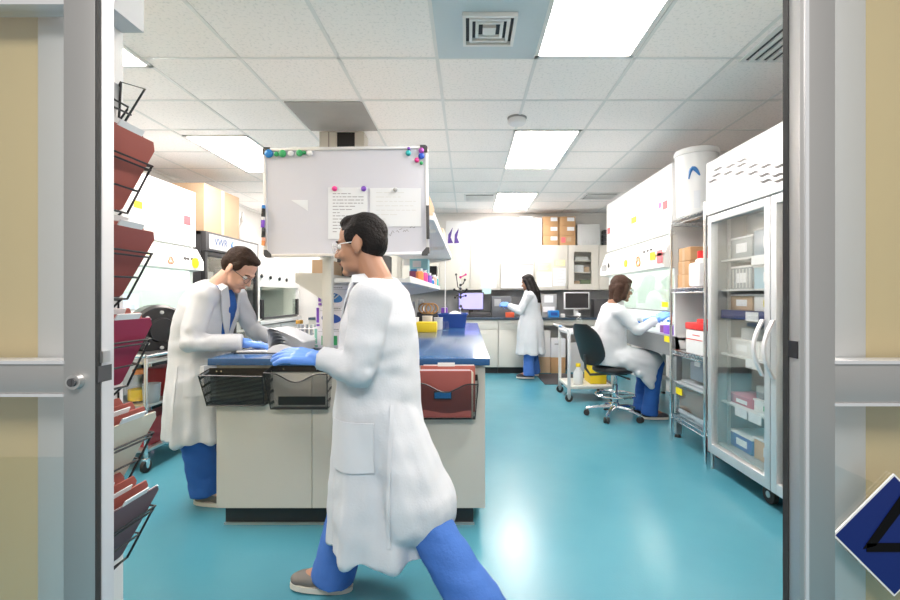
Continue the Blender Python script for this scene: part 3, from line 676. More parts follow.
# carton and bottle on the fridge
t = T('cardboard_box', 'large tan cardboard carton standing on top of the left fridge', 'carton', (-3.12, 5.42, 1.99))
B().box(-3.33, -2.935, 5.08, 5.86, 1.99, 2.53, bev=.004).obj('body', CARDL, t)
box('tape', mat('tan_tape', (.72, .60, .44), .4), t, -2.9365, -2.934, 5.44, 5.50, 1.995, 2.525); box('top_seam', CARD, t, -3.14, -3.13, 5.08, 5.86, 2.5295, 2.531)
t = T('plastic_bottle', 'white wash bottle with tall neck on the left fridge right of the carton', 'bottle', (-3.0, 6.08, 1.99))
B().lathe([(.07, 0), (.075, .02), (.075, .16), (.03, .24), (.025, .27)], (-3.0, 6.08, 1.99)).obj('body', WPLAS, t); B().lathe([(.03, .255), (.032, .30), (.012, .34), (.009, .40)], (-3.0, 6.08, 1.99)).obj('spout', LGREY, t)
tag(B().box(-3.2, -3.08, 5.95, 6.2, 1.99, 2.27, bev=.006).obj('plastic_tub', LGREY), 'grey tub on the left fridge behind the white wash bottle', 'tub')
# white hood beyond the fridge
t = T('fume_hood', 'white hood with small black knobs and a dark framed opening beyond the left fridge', 'hood', (-3.2, 7.0, 0))
box('housing', WHITE, t, -3.6, -2.92, 6.36, 7.9, 1.40, 1.86, bev=.008) if False else B().box(-3.6, -2.92, 6.36, 7.9, 1.40, 1.86, bev=.008).obj('housing', WHITE, t)
for (px, py) in ((261.5, 276), (270.5, 277.5), (279.5, 279), (286.5, 280)):
    y, z = pl(px, py, -2.91)
    B().sph((-2.905, y, z), (.016, .035, .030)).obj('knob', BLACK, t)
for y in (6.36, 7.85): box('side_panel', WHITE, t, -3.6, -2.92, y, y+.05, .92, 1.40)
box('rear_panel', WHITE, t, -3.6, -3.55, 6.4, 7.86, .92, 1.40)
for y in (6.42, 7.75): box('opening_post', BLACK, t, -2.93, -2.90, y, y+.08, .95, 1.22)
box('opening_sill', DGREY, t, -2.93, -2.90, 6.5, 7.75, .93, .965); box('sash', SASH, t, -2.94, -2.935, 6.5, 7.78, .97, 1.40)
box('counter_edge', LGREY, t, -3.6, -2.88, 6.36, 7.9, .87, .92); box('lower_cabinet', GREY, t, -3.6, -2.93, 6.36, 7.9, 0, .87)
for y in (6.4, 7.14): B().box(-2.93, -2.912, y, y+.70, .10, .84, bev=.003).obj('door', LGREY, t)
tag(B().lathe([(.09, 0), (.10, .02), (.10, .2), (.06, .26)], (-3.2, 6.85, .92)).obj('glass_beaker', CLEARP), 'clear vessel standing in the white hood', 'beaker')
# ------------------------------------------------------------------ steel trolley left
old = set(bpy.data.objects)
t = T('lab_trolley', 'steel trolley with three shelves at far left behind the file holders', 'trolley', (-2.58, 3.6, 0))
for x in (-2.79, -2.375):
    for y in (3.29, 3.93):
        B().cyl((x, y, .09), (x, y, .82), .0125, n=12).obj('post', CHROME, t)
        w_ = B().cyl((x-.012, y, .045), (x+.012, y, .045), .045, n=20).obj('caster', RUBBER, t)
        B().box(x-.018, x+.018, y-.02, y+.02, .05, .10).cyl((x-.016, y, .045), (x+.016, y, .045), .014, n=10).obj('fork', CHROME, w_)
for z in (.16, .48, .795): B().box(-2.795, -2.37, 3.285, 3.935, z-.02, z, bev=.004).obj('shelf', STEEL, t)
b = B()
for x in (-2.79, -2.375): b.tube([(x, 3.29, .835), (x, 3.93, .835)], .012, 8)
for y in (3.29, 3.93): b.tube([(-2.79, y, .835), (-2.375, y, .835)], .012, 8)
b.obj('top_rail', CHROME, t)
t = T('centrifuge_rotor', 'black round rotor drum with bolts on the left steel trolley', 'rotor', (-2.55, 3.62, .795))
Mx = Matrix.Translation((-2.56, 3.68, 1.0)) @ Matrix.Rotation(math.radians(-35), 4, 'Z') @ Matrix.Rotation(PI/2, 4, 'Y')
B().lathe([(.05, -.09), (.19, -.09), (.20, -.07), (.20, .06), (.18, .085), (.10, .09), (.09, .12), (.04, .125)], n=36).xform(Mx).obj('drum', BLACK, t)
for k in range(8): B().lathe([(.014, .085), (.014, .098), (.008, .10)], (.14*math.cos(k*PI/4), .14*math.sin(k*PI/4), 0), 12).xform(Mx).obj('bolt', STEEL, t)
B().box(-2.68, -2.44, 3.52, 3.84, .795, .84, bev=.01).obj('stand', DGREY, t)
def flask(x, y, z, r, h, bm_, cm, label, cat='bottle', group=None, liquid=None):
    t = T('reagent_bottle', label, cat, (x, y, z), 0, group)
    B().lathe([(r*.9, 0), (r, .01), (r, h*.55), (r*.4, h*.78), (r*.4, h*.9)], (x, y, z)).obj('body', bm_, t); B().lathe([(r*.5, h*.86), (r*.5, h), (r*.45, h+.004)], (x, y, z)).obj('cap', cm, t)
    if liquid: B().lathe([(r*.8, .012), (r*.9, .02), (r*.9, h*.4)], (x, y, z)).obj('liquid', liquid, t)
    return t
flask(-2.52, 3.42, .48, .075, .24, CLEARP, ORANGE, 'bottle of yellow liquid with orange cap on the left trolley', liquid=AMBER)
flask(-2.68, 3.38, .48, .06, .26, CLEARP, SKY, 'blue capped clear bottle on the left trolley')
tag(B().lathe([(.05, 0), (.052, .005), (.06, .14), (.056, .14), (.048, .008)], (-2.41, 3.40, .48)).obj('beaker', FROST), 'clear plastic beaker right of the yellow bottle on the trolley', 'beaker')
tag(B().box(-2.62, -2.42, 3.6, 3.85, .48, .70, bev=.01).obj('plastic_bin', mat('dark_red_plastic', (.30, .02, .03), .4)), 'dark red bin on the middle trolley shelf', 'bin')
tag(B().box(-2.6, -2.41, 3.35, 3.8, .16, .36, bev=.01).obj('plastic_bin', mat('dark_red_plastic', (.30, .02, .03), .4)), 'dark red bin on the bottom trolley shelf', 'bin')
tag(B().box(-2.77, -2.63, 3.32, 3.6, .16, .26).obj('cardboard_box', CARD), 'small brown carton on the bottom trolley shelf', 'carton')
for o in set(bpy.data.objects)-old:
    if o.parent is None: o.location.x += .055
# ------------------------------------------------------------------ right: glass door fridge
FX_ = 1.775
RF = fridge(FX_, 1, 1.98, 3.39, .115, 2.25, 1.865, .80, 'tall two door glass lab fridge with white header at right', mat('fridge_frame', (.60, .62, .64), .35, .5), mat('fridge_grey_lining', (.34, .355, .365), .5), WPLAS, 2)
for y in (2.06, 3.31):
    for x in (1.86, 2.5):
        w_ = B().cyl((x, y-.016, .05), (x, y+.016, .05), .05, n=24).obj('caster', RUBBER, RF) if not (y > 3 and x < 2) else None
        if w_: B().cyl((x, y-.02, .05), (x, y+.02, .05), .018, n=14).box(x-.02, x+.02, y-.028, y+.028, .085, .118).obj('fork', STEEL, w_)
w_ = B().cyl((1.84, 2.80, .055), (1.87, 2.80, .055), .055, n=24).obj('caster', RUBBER, RF); B().cyl((1.836, 2.80, .055), (1.874, 2.80, .055), .02, n=14).box(1.83, 1.88, 2.77, 2.83, .095, .118).obj('fork', STEEL, w_)
B().cyl((1.80, 3.365, 0), (1.80, 3.365, .12), .010, .014, 12).obj('levelling_foot', STEEL, RF)
# mid mullion + handles
for yc in (2.735, 2.64):
    b = B(); pts = []
    for k in range(9):
        u = k/8; pts.append((FX_-.012-.055*math.sin(PI*u), yc, 1.13-.34*u))
    b.loft([[Vector(p)+Vector((dx, dy, 0)) for dx, dy in ((-.006, -.014), (.006, -.014), (.006, .014), (-.006, .014))] for p in pts]); b.obj('handle', ALUL, RF)
# wavy vents on the header
wv = [(742, 160.5), (730.5, 166), (741.5, 165), (753, 166), (766, 166), (780, 166), (718, 169), (716.5, 175), (728, 173), (739.5, 173), (753, 173), (764.5, 175), (778, 175), (712.5, 181), (766, 181), (780, 180.5)]
xw = FX_-.0115
for px, py in wv:
    y, z = pl(px, py, xw); b = B(); pts = []
    for k in range(9):
        u = k/8-.5; pts.append((u*.125*(Y_ := 1), u))
    L_ = .056*(y/2.6)
    up = [(xw, y-2*L_*u, z+.006*math.sin(2*PI*u)+.009*(1-4*u*u)+u*-.027) for _, u in pts]
    lo = [(xw, y-2*L_*u, z+.006*math.sin(2*PI*u)-.007*(1-4*u*u)+u*-.027-.001) for _, u in pts]
    bb = B(); bb.loft([up, lo], cap=False, closed=False).obj('wave_vent', BLACK, RF)
SH = {'top': 1.53, 'second': 1.317, 'third': 1.17, 'fourth': .857, 'fifth': .51, 'bottom': .20}
for k, z in SH.items():
    if k != 'bottom': box('shelf', NAVY if k == 'third' else LGREY, RF, FX_+.08, 2.52, 2.02, 3.35, z-.012 if k != 'third' else z-.06, z)
for z in (1.66,):
    box('fan_housing', WPLAS, RF, FX_+.25, 2.53, 2.05, 3.32, 1.62, 1.85)
    for y in (2.35, 3.05): B().lathe([(.02, 0), (.09, .0), (.10, -.015), (.06, -.02)], (FX_+.45, y, 1.62)).obj('fan_grille', GREY, RF)
for y in (3.28, 2.72, 2.66, 2.08):
    b = B().box(FX_+.09, FX_+.105, y-.012, y+.012, .2, 1.84); b.obj('shelf_standard', STEEL, RF)
cont = [('top', 3.185, .27, .14, FROST, 'clear tub'), ('top', 2.885, .29, .17, BLUEP, 'dark blue tub') , ('second', 3.185, .27, .15, FROST, 'clear bin'), ('second', 2.885, .29, .14, mat('blue_clear_plastic', (.30, .50, .62), .3), 'pale blue bin'),
        ('third', 3.185, .27, .10, CARDL, 'tan box'), ('third', 2.885, .29, .10, WPLAS, 'white box with yellow label'), ('fourth', 3.185, .27, .10, LGREY, 'grey tray'), ('fourth', 2.885, .29, .10, WPLAS, 'white ribbed tray'),
        ('fifth', 3.185, .27, .055, mat('pink_carton', (.55, .18, .25), .6), 'pink box'), ('fifth', 2.885, .29, .07, WPLAS, 'white box with green label'), ('bottom', 3.185, .27, .10, BLUEP, 'blue tub'), ('bottom', 2.885, .29, .13, CARD, 'brown carton')]
for k, y, wd, h, m, nm in cont:
    z = SH[k]
    if nm == 'dark blue tub': m = mat('slate_blue_plastic', (.22, .30, .38), .4)
    t = T('storage_bin', '%s on the %s shelf behind the right fridge left door' % (nm, k), 'bin', (2.05, y, z), 0, 'bins in the right fridge')
    B().box(FX_+.12, FX_+.40, y-wd/2, y+wd/2, z, z+h, bev=.008).obj('body', m, t); B().box(FX_+.115, FX_+.405, y-wd/2-.004, y+wd/2+.004, z+h, z+h+.012, bev=.004).obj('lid', WPLAS if h > .08 else m, t)
    lm = YELS if 'yellow' in nm else (GREEN if 'green' in nm else PAPER)
    box('label', lm, t, FX_+.1175, FX_+.12, y-wd*.3, y+wd*.15, z+h*.3, z+h*.75)
    if nm in ('white ribbed tray', 'clear bin'):
        b = B()
        for q in range(7): b.box(FX_+.116, FX_+.119, y-wd/2+.015+q*wd/7, y-wd/2+.022+q*wd/7, z+.01, z+h-.01)
        b.obj('ribs', LGREY, t)
for k, y, z, m, nm in (('fourth', 3.12, .967, FROST, 'clear box'), ('fifth', 2.95, .592, FROST, 'clear tub'), ('bottom', 2.85, .342, FROST, 'frosted tub'), ('fourth', 2.86, .97, WPLAS, 'small white box')):
    tag(B().box(FX_+.14, FX_+.36, y-.09, y+.09, z, z+.085, bev=.01).obj('storage_bin', m), '%s stacked above the lower bin on the %s shelf of the right fridge' % (nm, k), 'bin', 'bins in the right fridge')
for z, y in ((1.50, 2.92), (1.135, 2.98), (.825, 2.98), (.478, 2.95), (.478, 3.10)): box('shelf_label', PAPER, RF, FX_+.074, FX_+.079, y-.065, y+.065, z-.03, z+.03)
for k in ('top', 'second', 'third', 'fourth', 'fifth', 'bottom'):
    z = SH[k]
    tag(B().box(FX_+.12, FX_+.40, 2.2, 2.56, z, z+.15, bev=.01).obj('storage_bin', random.choice((FROST, WPLAS, MESHG, mat('mauve_carton', (.4, .25, .28), .5)))), 'bin on the %s shelf behind the right hand door of the right fridge' % k, 'bin', 'bins in the right fridge')
box('notice', mat('blue_white_print', (.35, .45, .65), .6), RF, 2.2, 2.4, 3.354, 3.359, 1.60, 1.84)

# ------------------------------------------------------------------ wire shelving
t = T('wire_shelving', 'chrome wire shelving unit between the right biosafety cabinet and the fridge', 'shelving', (2.15, 3.75, 0))
xs = (1.79, 2.48); ys = (3.45, 4.03)
for x in xs:
    for y in ys:
        B().cyl((x, y, 0), (x, y, 1.98), .0125, n=12).obj('post', CHROME, t)
for z in (.235, .80, 1.335, 1.92):
    b = B()
    for x in xs:
        b.tube([(x, ys[0], z), (x, ys[1], z)], .005, 6); b.tube([(x, ys[0], z-.035), (x, ys[1], z-.035)], .005, 6)
        n = 11
        b.tube([(x, ys[0]+(ys[1]-ys[0])*k/(2*n), z-.035*(k % 2)) for k in range(2*n+1)], .0035, 5)
    for y in ys:
        b.tube([(xs[0], y, z), (xs[1], y, z)], .005, 6); b.tube([(xs[0], y, z-.035), (xs[1], y, z-.035)], .005, 6)
        n = 12; b.tube([(xs[0]+(xs[1]-xs[0])*k/(2*n), y, z-.035*(k % 2)) for k in range(2*n+1)], .0035, 5)
    for k in range(1, 20): b.tube([(xs[0], ys[0]+(ys[1]-ys[0])*k/20, z), (xs[1], ys[0]+(ys[1]-ys[0])*k/20, z)], .003, 5)
    b.obj('shelf', CHROME, t)
# bucket on top
bx, by, bz = 1.925, 3.85, 1.926
t = T('plastic_bucket', 'big white plastic bucket with lid on top of the wire shelving', 'bucket', (bx, by, bz))
B().lathe([(.142, 0), (.152, .01), (.168, .51)], (bx, by, bz), 36).obj('body', mat('translucent_white_plastic', (.78, .79, .80), .35), t)
B().lathe([(.170, .51), (.176, .515), (.176, .545), (.170, .56), (.12, .56), (.11, .552)], (bx, by, bz), 36).obj('lid', WPLAS, t)
d = Vector((-bx, -by, 0)).normalized(); rt = Vector((-d.y, d.x, 0))
def onb(u, z): a = math.atan2(d.y, d.x)+u; r = .152+.016*z/.51+.003; return (bx+r*math.cos(a), by+r*math.sin(a), bz+z)
B().tube([onb(-.30+.5*k/8-.05, .30+.075*math.sin(PI*(k/8)**.7)+.02*k/8) for k in range(9)], [.006+.012*math.sin(PI*k/8) for k in range(9)], 6).obj('swoosh_mark', mat('mid_blue_print', (.10, .35, .65), .5), t)
B().loft([[onb(-.12+.3*k/6, .20) for k in range(7)], [onb(-.12+.3*k/6, .06) for k in range(7)]], cap=False, closed=False).obj('label', PAPER, t)
tag(B().box(2.16, 2.42, 3.84, 4.0, 1.926, 2.30, bev=.01).obj('storage_box', CREAM), 'cream box behind the bucket on top of the wire shelving', 'box')
for k, lab in enumerate(('lowest', 'middle', 'topmost')):
    z = 1.341+.113*k
    t = T('cardboard_box', 'brown carton on the wire shelving, %s of the stack of three' % lab, 'carton', (1.93, 3.86, z), 0, 'brown cartons on the wire shelving')
    B().box(1.83, 2.06, 3.78-.01*k, 3.99-.012*k, z, z+.111, bev=.003).obj('body', CARD, t); box('tape', CARDL, t, 1.8285, 1.83, 3.86, 3.90, z+.002, z+.109)
t = T('plastic_jug', 'white jug with red screw cap on the wire shelving beside the cartons', 'jug', (1.88, 3.65, 1.341))
B().box(1.80, 1.95, 3.56, 3.745, 1.341, 1.54, bev=.03).lathe([(.06, .19), (.05, .22), (.032, .235)], (1.875, 3.65, 1.341), 20).obj('body', WPLAS, t); B().lathe([(.038, .225), (.04, .23), (.04, .285), (.034, .29)], (1.875, 3.65, 1.341), 20).obj('cap', RED, t)
t = T('sharps_container', 'white container with bright red lid on the middle wire shelf', 'container', (1.88, 3.62, .806))
B().box(1.80, 1.98, 3.50, 3.78, .806, 1.00, bev=.012).obj('body', WPLAS, t); B().box(1.795, 1.985, 3.495, 3.785, 1.0, 1.055, bev=.012).box(1.85, 1.93, 3.58, 3.70, 1.05, 1.085, bev=.008).obj('lid', RED, t)
box('red_band', RED, t, 1.7975, 1.80, 3.51, 3.77, .92, .926); box('red_band', RED, t, 1.7975, 1.80, 3.55, 3.66, .955, .962)
t = T('grey_case', 'blue grey plastic case on the second lowest wire shelf', 'case', (1.95, 3.7, .60))
B().box(1.86, 2.06, 3.56, 3.84, .575, .735, bev=.02).obj('body', mat('blue_grey_plastic', (.20, .25, .30), .4), t); B().box(1.85, 2.07, 3.55, 3.85, .735, .765, bev=.01).obj('lid', GREY, t); box('latch', LGREY, t, 1.852, 1.862, 3.66, 3.74, .70, .745)
tag(B().box(1.83, 2.1, 3.5, 3.95, .241, .262, bev=.004).obj('absorbent_pad', PAPER), 'white pad lying under the clear bin on the lowest wire shelf', 'pad')
t = T('storage_bin', 'clear plastic bin with brown contents on the lowest wire shelf', 'bin', (1.93, 3.74, .262))
bb = B(); bb.box(1.80, 1.806, 3.50, 3.98, .264, .52); bb.box(2.06, 2.066, 3.50, 3.98, .264, .52); bb.box(1.806, 2.06, 3.50, 3.506, .264, .52); bb.box(1.806, 2.06, 3.974, 3.98, .264, .52); bb.box(1.8, 2.066, 3.5, 3.98, .262, .267); bb.obj('body', CLEARP, t)
B().box(1.79, 2.075, 3.49, 3.99, .52, .532, bev=.004).box(1.83, 2.03, 3.54, 3.94, .532, .55, bev=.004).obj('lid', FROST, t); box('label', YELS, t, 1.7965, 1.7995, 3.84, 3.95, .43, .485)
tag(B().box(1.82, 2.04, 3.53, 3.95, .27, .30, bev=.004).obj('paper_towels', PAPER), 'white paper towels at the bottom of the clear bin', 'paper'); tag(B().box(1.82, 2.04, 3.53, 3.95, .302, .49, bev=.02).obj('brown_bag', mat('brown_paper', (.26, .15, .11), .8)), 'brown bag packed inside the clear bin', 'bag')
tag(B().box(1.95, 2.15, 3.55, 3.75, .0, .12, bev=.02).obj('red_bag', mat('dark_red_plastic', (.30, .02, .03), .4)) , 'red box on the floor under the wire shelving', 'box')
tag(B().box(1.86, 2.2, 3.52, 3.9, .806, .812).obj('tray', STEEL), 'steel tray under the red lidded container', 'tray') if False else None

# ------------------------------------------------------------------ lab chair
cx, cy = 1.545, 4.80
t = T('lab_chair', 'black lab stool chair with chrome five star base under the seated woman', 'chair', (cx, cy, 0))
for k in range(5):
    a = math.radians(20+72*k); p = Vector((cx+.29*math.cos(a), cy+.29*math.sin(a), 0))
    B().tube([(cx+.03*math.cos(a), cy+.03*math.sin(a), .105), (cx+.16*math.cos(a), cy+.16*math.sin(a), .098), (p.x, p.y, .072)], [.024, .02, .014], 8).obj('leg', CHROME, t)
    q = Vector((-math.sin(a), math.cos(a), 0))*.012
    c_ = B().cyl(Vector((p.x, p.y, .03))-q*2, Vector((p.x, p.y, .03))-q*.5, .03, n=18).cyl(Vector((p.x, p.y, .03))+q*.5, Vector((p.x, p.y, .03))+q*2, .03, n=18).obj('caster', RUBBER, t)
    B().cyl((p.x, p.y, .03), (p.x, p.y, .075), .009, n=10).obj('stem', CHROME, c_)
B().lathe([(.038, .075), (.04, .15), (.03, .16), (.03, .34), (.02, .345), (.02, .47)], (cx, cy, 0)).obj('gas_column', CHROME, t)
B().tube([(cx+.20*math.cos(u), cy+.20*math.sin(u), .235) for u in [2*PI*k/32 for k in range(32)]], .010, 8, close=True).obj('foot_ring', CHROME, t)
b = B()
for k in range(4): b.tube([(cx+.03*math.cos(k*PI/2), cy+.03*math.sin(k*PI/2), .235), (cx+.2*math.cos(k*PI/2), cy+.2*math.sin(k*PI/2), .235)], .006, 6)
b.obj('ring_spoke', CHROME, t)
B().lathe([(.05, .468), (.19, .475), (.215, .495), (.215, .52), (.19, .538), (.06, .532)], (cx-.02, cy, 0), 32).obj('seat', mat('black_vinyl', (.018, .018, .02), .35), t)
B().box(cx-.1, cx+.1, cy-.08, cy+.08, .45, .47, bev=.005).cyl((cx, cy-.08, .455), (cx+.05, cy-.22, .445), .007, n=8).sph((cx+.055, cy-.235, .444), (.02, .03, .01)).obj('tilt_mechanism', BLACK, t)
B().tube([(cx-.05, cy, .455), (cx-.27, cy-.03, .45), (cx-.325, cy-.05, .52), (cx-.335, cy-.06, .66)], .013, 8).obj('back_stem', DGREY, t)
# curved backrest, turned slightly to the viewer
Rb = Matrix.Translation((1.245, 4.73, .745)) @ Matrix.Rotation(math.radians(28), 4, 'Z')
rows = []
for i in range(13):
    v = i/12; z = -.19+.43*v; hw = .20*(1-abs(2*v-1)**3.5*.55); lean = -.16*max(0, v-.25)**1.3+.03*(1-v)
    rows.append((z, hw, lean))
bk = B(); fr = []; rb = []
for z, hw, ln in rows:
    ring = []
    for k in range(20):
        u = 2*PI*k/20; yy = hw*math.cos(u); th = .028*math.sin(u)
        ring.append(Vector((ln+.7*yy*yy+th, yy, z)))
    fr.append(ring)
bk.loft(fr).xform(Rb).obj('backrest', mat('black_vinyl', (.018, .018, .02), .35), t)

# ------------------------------------------------------------------ trolley behind the chair
t = T('utility_cart', 'silver utility cart with beige lower shelf behind the lab chair', 'cart', (1.5, 5.75, 0))
for x in (1.21, 1.74):
    for y in (5.48, 6.02):
        B().box(x-.017, x+.017, y-.017, y+.017, .10, .87, bev=.004).obj('post', LGREY, t)
        c_ = B().cyl((x, y-.012, .045), (x, y+.012, .045), .045, n=20).obj('caster', RUBBER, t); B().box(x-.02, x+.02, y-.02, y+.02, .055, .10).cyl((x, y-.016, .045), (x, y+.016, .045), .015, n=10).obj('fork', STEEL, c_)
for z, m in ((.19, CREAM), (.845, LGREY)): B().box(1.20, 1.75, 5.47, 6.03, z-.035, z, bev=.005).obj('shelf', m, t)
B().tube([(1.21, 5.48, .86), (1.13, 5.48, .90), (1.13, 6.02, .90), (1.21, 6.02, .86)], .011, 8).obj('handle', LGREY, t); B().tube([(1.13, 5.5, .90), (1.13, 5.62, .90)], .015, 8).obj('handle_grip', SKY, t)
flask(1.35, 5.6, .19, .06, .25, WPLAS, YEL, 'white bottle with yellow cap on the utility cart bottom shelf', group=None)
tag(B().box(1.5, 1.70, 5.6, 5.9, .19, .42, bev=.01).obj('storage_box', YEL), 'yellow box on the bottom shelf of the utility cart', 'box')
flask(1.42, 5.85, .845, .05, .20, CLEARP, WPLAS, 'clear bottle on the top of the utility cart')
tag(B().box(1.5, 1.72, 5.55, 5.9, .845, .875, bev=.003).obj('paper_stack', PAPER), 'loose white papers on top of the utility cart', 'paper')
# ------------------------------------------------------------------ back wall cabinets
CT = .92
ux = [-2.6, -1.9, -1.2, -.48, .034, .544, 1.14, 1.70]
names = ['leftmost, hidden behind the bench shelving', 'second from left, behind the bench shelving', 'third from left, behind the bench shelving', 'under the purple marked box', 'under the plain white box', 'with the white board hung on it', 'with pinned papers on its doors']
UC = []
for k in range(7):
    x0, x1 = ux[k], ux[k+1]
    t = T('wall_cabinet', 'cream upper cabinet on the back wall, '+names[k], 'cabinet', ((x0+x1)/2, 7.93, 1.372), 0, 'upper cabinets on the back wall')
    box('body', CREAM, t, x0+.002, x1-.002, 7.785, YB-.002, 1.372, 2.137)
    B().box(x0+.005, x1-.005, 7.765, 7.784, 1.377, 2.132, bev=.003).obj('door', CREAM, t)
    B().box(x1-.05, x1-.04, 7.745, 7.765, 1.41, 1.49, bev=.002).obj('handle', STEEL, t); UC.append(t)
t = T('glass_cabinet', 'cream upper cabinet with a glass door showing shelves, right end of the back wall', 'cabinet', (1.96, 7.93, 1.372))
x0, x1 = 1.705, 2.22
bb = B(); bb.box(x0, x0+.02, 7.785, YB-.002, 1.372, 2.137); bb.box(x1-.02, x1, 7.785, YB-.002, 1.372, 2.137); bb.box(x0+.02, x1-.02, 7.785, YB-.002, 2.117, 2.137); bb.box(x0+.02, x1-.02, 7.785, YB-.002, 1.372, 1.392); bb.box(x0+.02, x1-.02, 8.07, YB-.002, 1.392, 2.117); bb.obj('body', CREAM, t)
fx0, fx1, fz0, fz1 = 1.80, 2.10, 1.475, 2.02
dd = B(); dd.box(x0, fx0, 7.765, 7.784, 1.377, 2.132); dd.box(fx1, x1, 7.765, 7.784, 1.377, 2.132); dd.box(fx0, fx1, 7.765, 7.784, fz1, 2.132); dd.box(fx0, fx1, 7.765, 7.784, 1.377, fz0)
d_ = dd.obj('door', CREAM, t); box('pane', GLASS, d_, fx0, fx1, 7.772, 7.776, fz0, fz1)
for z in (1.66, 1.86): box('shelf', CREAM, t, x0+.02, x1-.02, 7.80, 8.07, z, z+.02)
tag(B().box(1.84, 2.06, 7.85, 8.0, 1.881, 1.945).obj('carton', WPLAS), 'white box on the upper shelf in the glass cabinet', 'box'); tag(B().box(1.80, 1.98, 7.83, 7.98, 1.681, 1.80).obj('carton', PAPER), 'stack of white boxes on the middle shelf in the glass cabinet', 'box')
tag(B().box(2.0, 2.08, 7.85, 7.95, 1.681, 1.77).obj('carton', CARDL), 'tan box on the middle shelf in the glass cabinet', 'box'); tag(B().box(1.93, 2.1, 7.83, 7.95, 1.393, 1.55).obj('carton', mat('olive_green', (.12, .18, .08), .6)), 'green box at the bottom of the glass cabinet', 'box'); tag(B().box(1.80, 1.91, 7.83, 7.95, 1.393, 1.53).obj('carton', CARDL), 'pale brown box at the bottom left of the glass cabinet', 'box')
t = T('filler_cabinet', 'plain cream corner cabinet right of the glass cabinet', 'cabinet', (2.44, 7.93, 1.372))
box('body', CREAM, t, 2.225, 2.655, 7.785, YB-.002, 1.372, 2.137); B().box(2.23, 2.65, 7.766, 7.784, 1.377, 2.132, bev=.003).obj('door', CREAM, t)
# small board and papers on the upper doors
t = T('wall_board', 'small white board with dark top rail hung on the back wall cabinet', 'whiteboard', (.83, 7.75, 1.40))
box('writing_surface', WPLAS, t, .565, 1.10, 7.742, 7.752, 1.405, 1.80); box('top_rail', GREY, t, .56, 1.105, 7.738, 7.754, 1.795, 1.815); box('side_rail', LGREY, t, .557, .567, 7.74, 7.753, 1.40, 1.80); box('side_rail', LGREY, t, 1.098, 1.108, 7.74, 7.753, 1.40, 1.80); box('bottom_rail', GREY, t, .56, 1.105, 7.738, 7.754, 1.395, 1.407)
YPAP = mat('yellow_paper', (.85, .80, .45), .8)
def bsheet(px0, px1, py0, py1, m, lab):
    a = at(px0, py0, 7.762); b = at(px1, py1, 7.762)
    t = T('posted_sheet', lab, 'notice', ((a.x+b.x)/2, 7.762, b.z), 0, 'papers posted on the back cabinets')
    box('page', m, t, a.x, b.x, 7.7605, 7.7635, b.z, a.z); q = B()
    for r in range(5):
        z = a.z+(b.z-a.z)*(.15+.16*r); q.box(a.x+(b.x-a.x)*.12, a.x+(b.x-a.x)*(.88-.1*(r % 3)), 7.7595, 7.7605, z-.004, z+.004)
    q.obj('print', LGREY, t)
for a in ((536, 551, 263.5, 271, YPAP, 'yellow strip of paper upper left on the papered cabinet door'), (554, 565, 260, 266, YPAP, 'small yellow note upper right on the papered cabinet door'), (537, 552, 272, 287, PAPER, 'white sheet lower left on the papered cabinet door'), (553, 566, 268, 286, PAPER, 'white sheet lower right on the papered cabinet door'), (481, 496, 270, 288, PAPER, 'pale sheet on the cabinet door left of the small board')): bsheet(*a)
a = at(482, 288, 7.76); b = at(491, 294, 7.76)
tag(B().box(a.x, b.x, 7.752, 7.758, b.z, a.z).obj('door_label', mat('pale_teal_paper', (.45, .68, .68), .7)), 'pale teal label hanging at the cabinet bottom edge above the lit monitor', 'label')
# boxes on top of the upper cabinets
TZ = 2.138
def tbox(px0, px1, ptop, m, label, name='storage_box', y0=7.79, y1=8.05, cat='box', group='boxes on top of the back cabinets', tape=None, flap=False):
    x0 = at(px0, 0, y0).x; x1 = at(px1, 0, y0).x; z1 = at(0, ptop, y0).z
    t = T(name, label, cat, ((x0+x1)/2, (y0+y1)/2, TZ), 0, group)
    B().box(x0, x1, y0, y1, TZ, z1, bev=.004).obj('body', m, t)
    if flap: B().prism([(x0, z1), (x1, z1), (x1*.7+x0*.3, z1+.035), (x0*.6+x1*.4, z1+.04)], 'y', y1-.02, y1-.012).obj('flap', CARD if m is CARD else LGREY, t)
    return t, x0, x1, z1
t, x0, x1, z1 = tbox(446, 469.5, 221, WPLAS, 'white box with purple curved marks on the back cabinets', flap=True)
for dx in (.0, .11):
    b = B(); P0 = Vector((x0+.03+dx, 7.786, TZ+.03))
    b.prism([(P0.x, P0.z), (P0.x+.09, P0.z+.005), (P0.x+.05, P0.z+.10), (P0.x+.085, P0.z+.27), (P0.x+.01, P0.z+.15)], 'y', 7.785, 7.789); b.obj('printed_mark', mat('dark_violet_print', (.10, .05, .28), .6), t)
b = B(); b.tube([(x0+.18+.07*math.cos(u), 7.788, TZ+.22+.06*math.sin(u)) for u in [-1+.3*k for k in range(9)]], .008, 5); b.obj('printed_arc', LGREY, t)
t, x0, x1, z1 = tbox(470, 493, 221, PAPER, 'plain white box right of the purple marked box'); box('printed_mark', LGREY, t, x0+.25, x0+.31, 7.787, 7.79, TZ+.13, TZ+.16)
t, x0, x1, z1 = tbox(499, 515.5, 236, mat('peach_box', (.80, .62, .48), .7), 'low peach coloured box between the white boxes', flap=True)
t, x0, x1, z1 = tbox(516.5, 542, 218, WPLAS, 'big white box left of the brown cartons', flap=False)
tag(B().sph((x0+.2, 7.93, z1+.03), (.14, .08, .03)).obj('plastic_bag', LGREY), 'grey plastic bag lying on the big white box', 'bag')
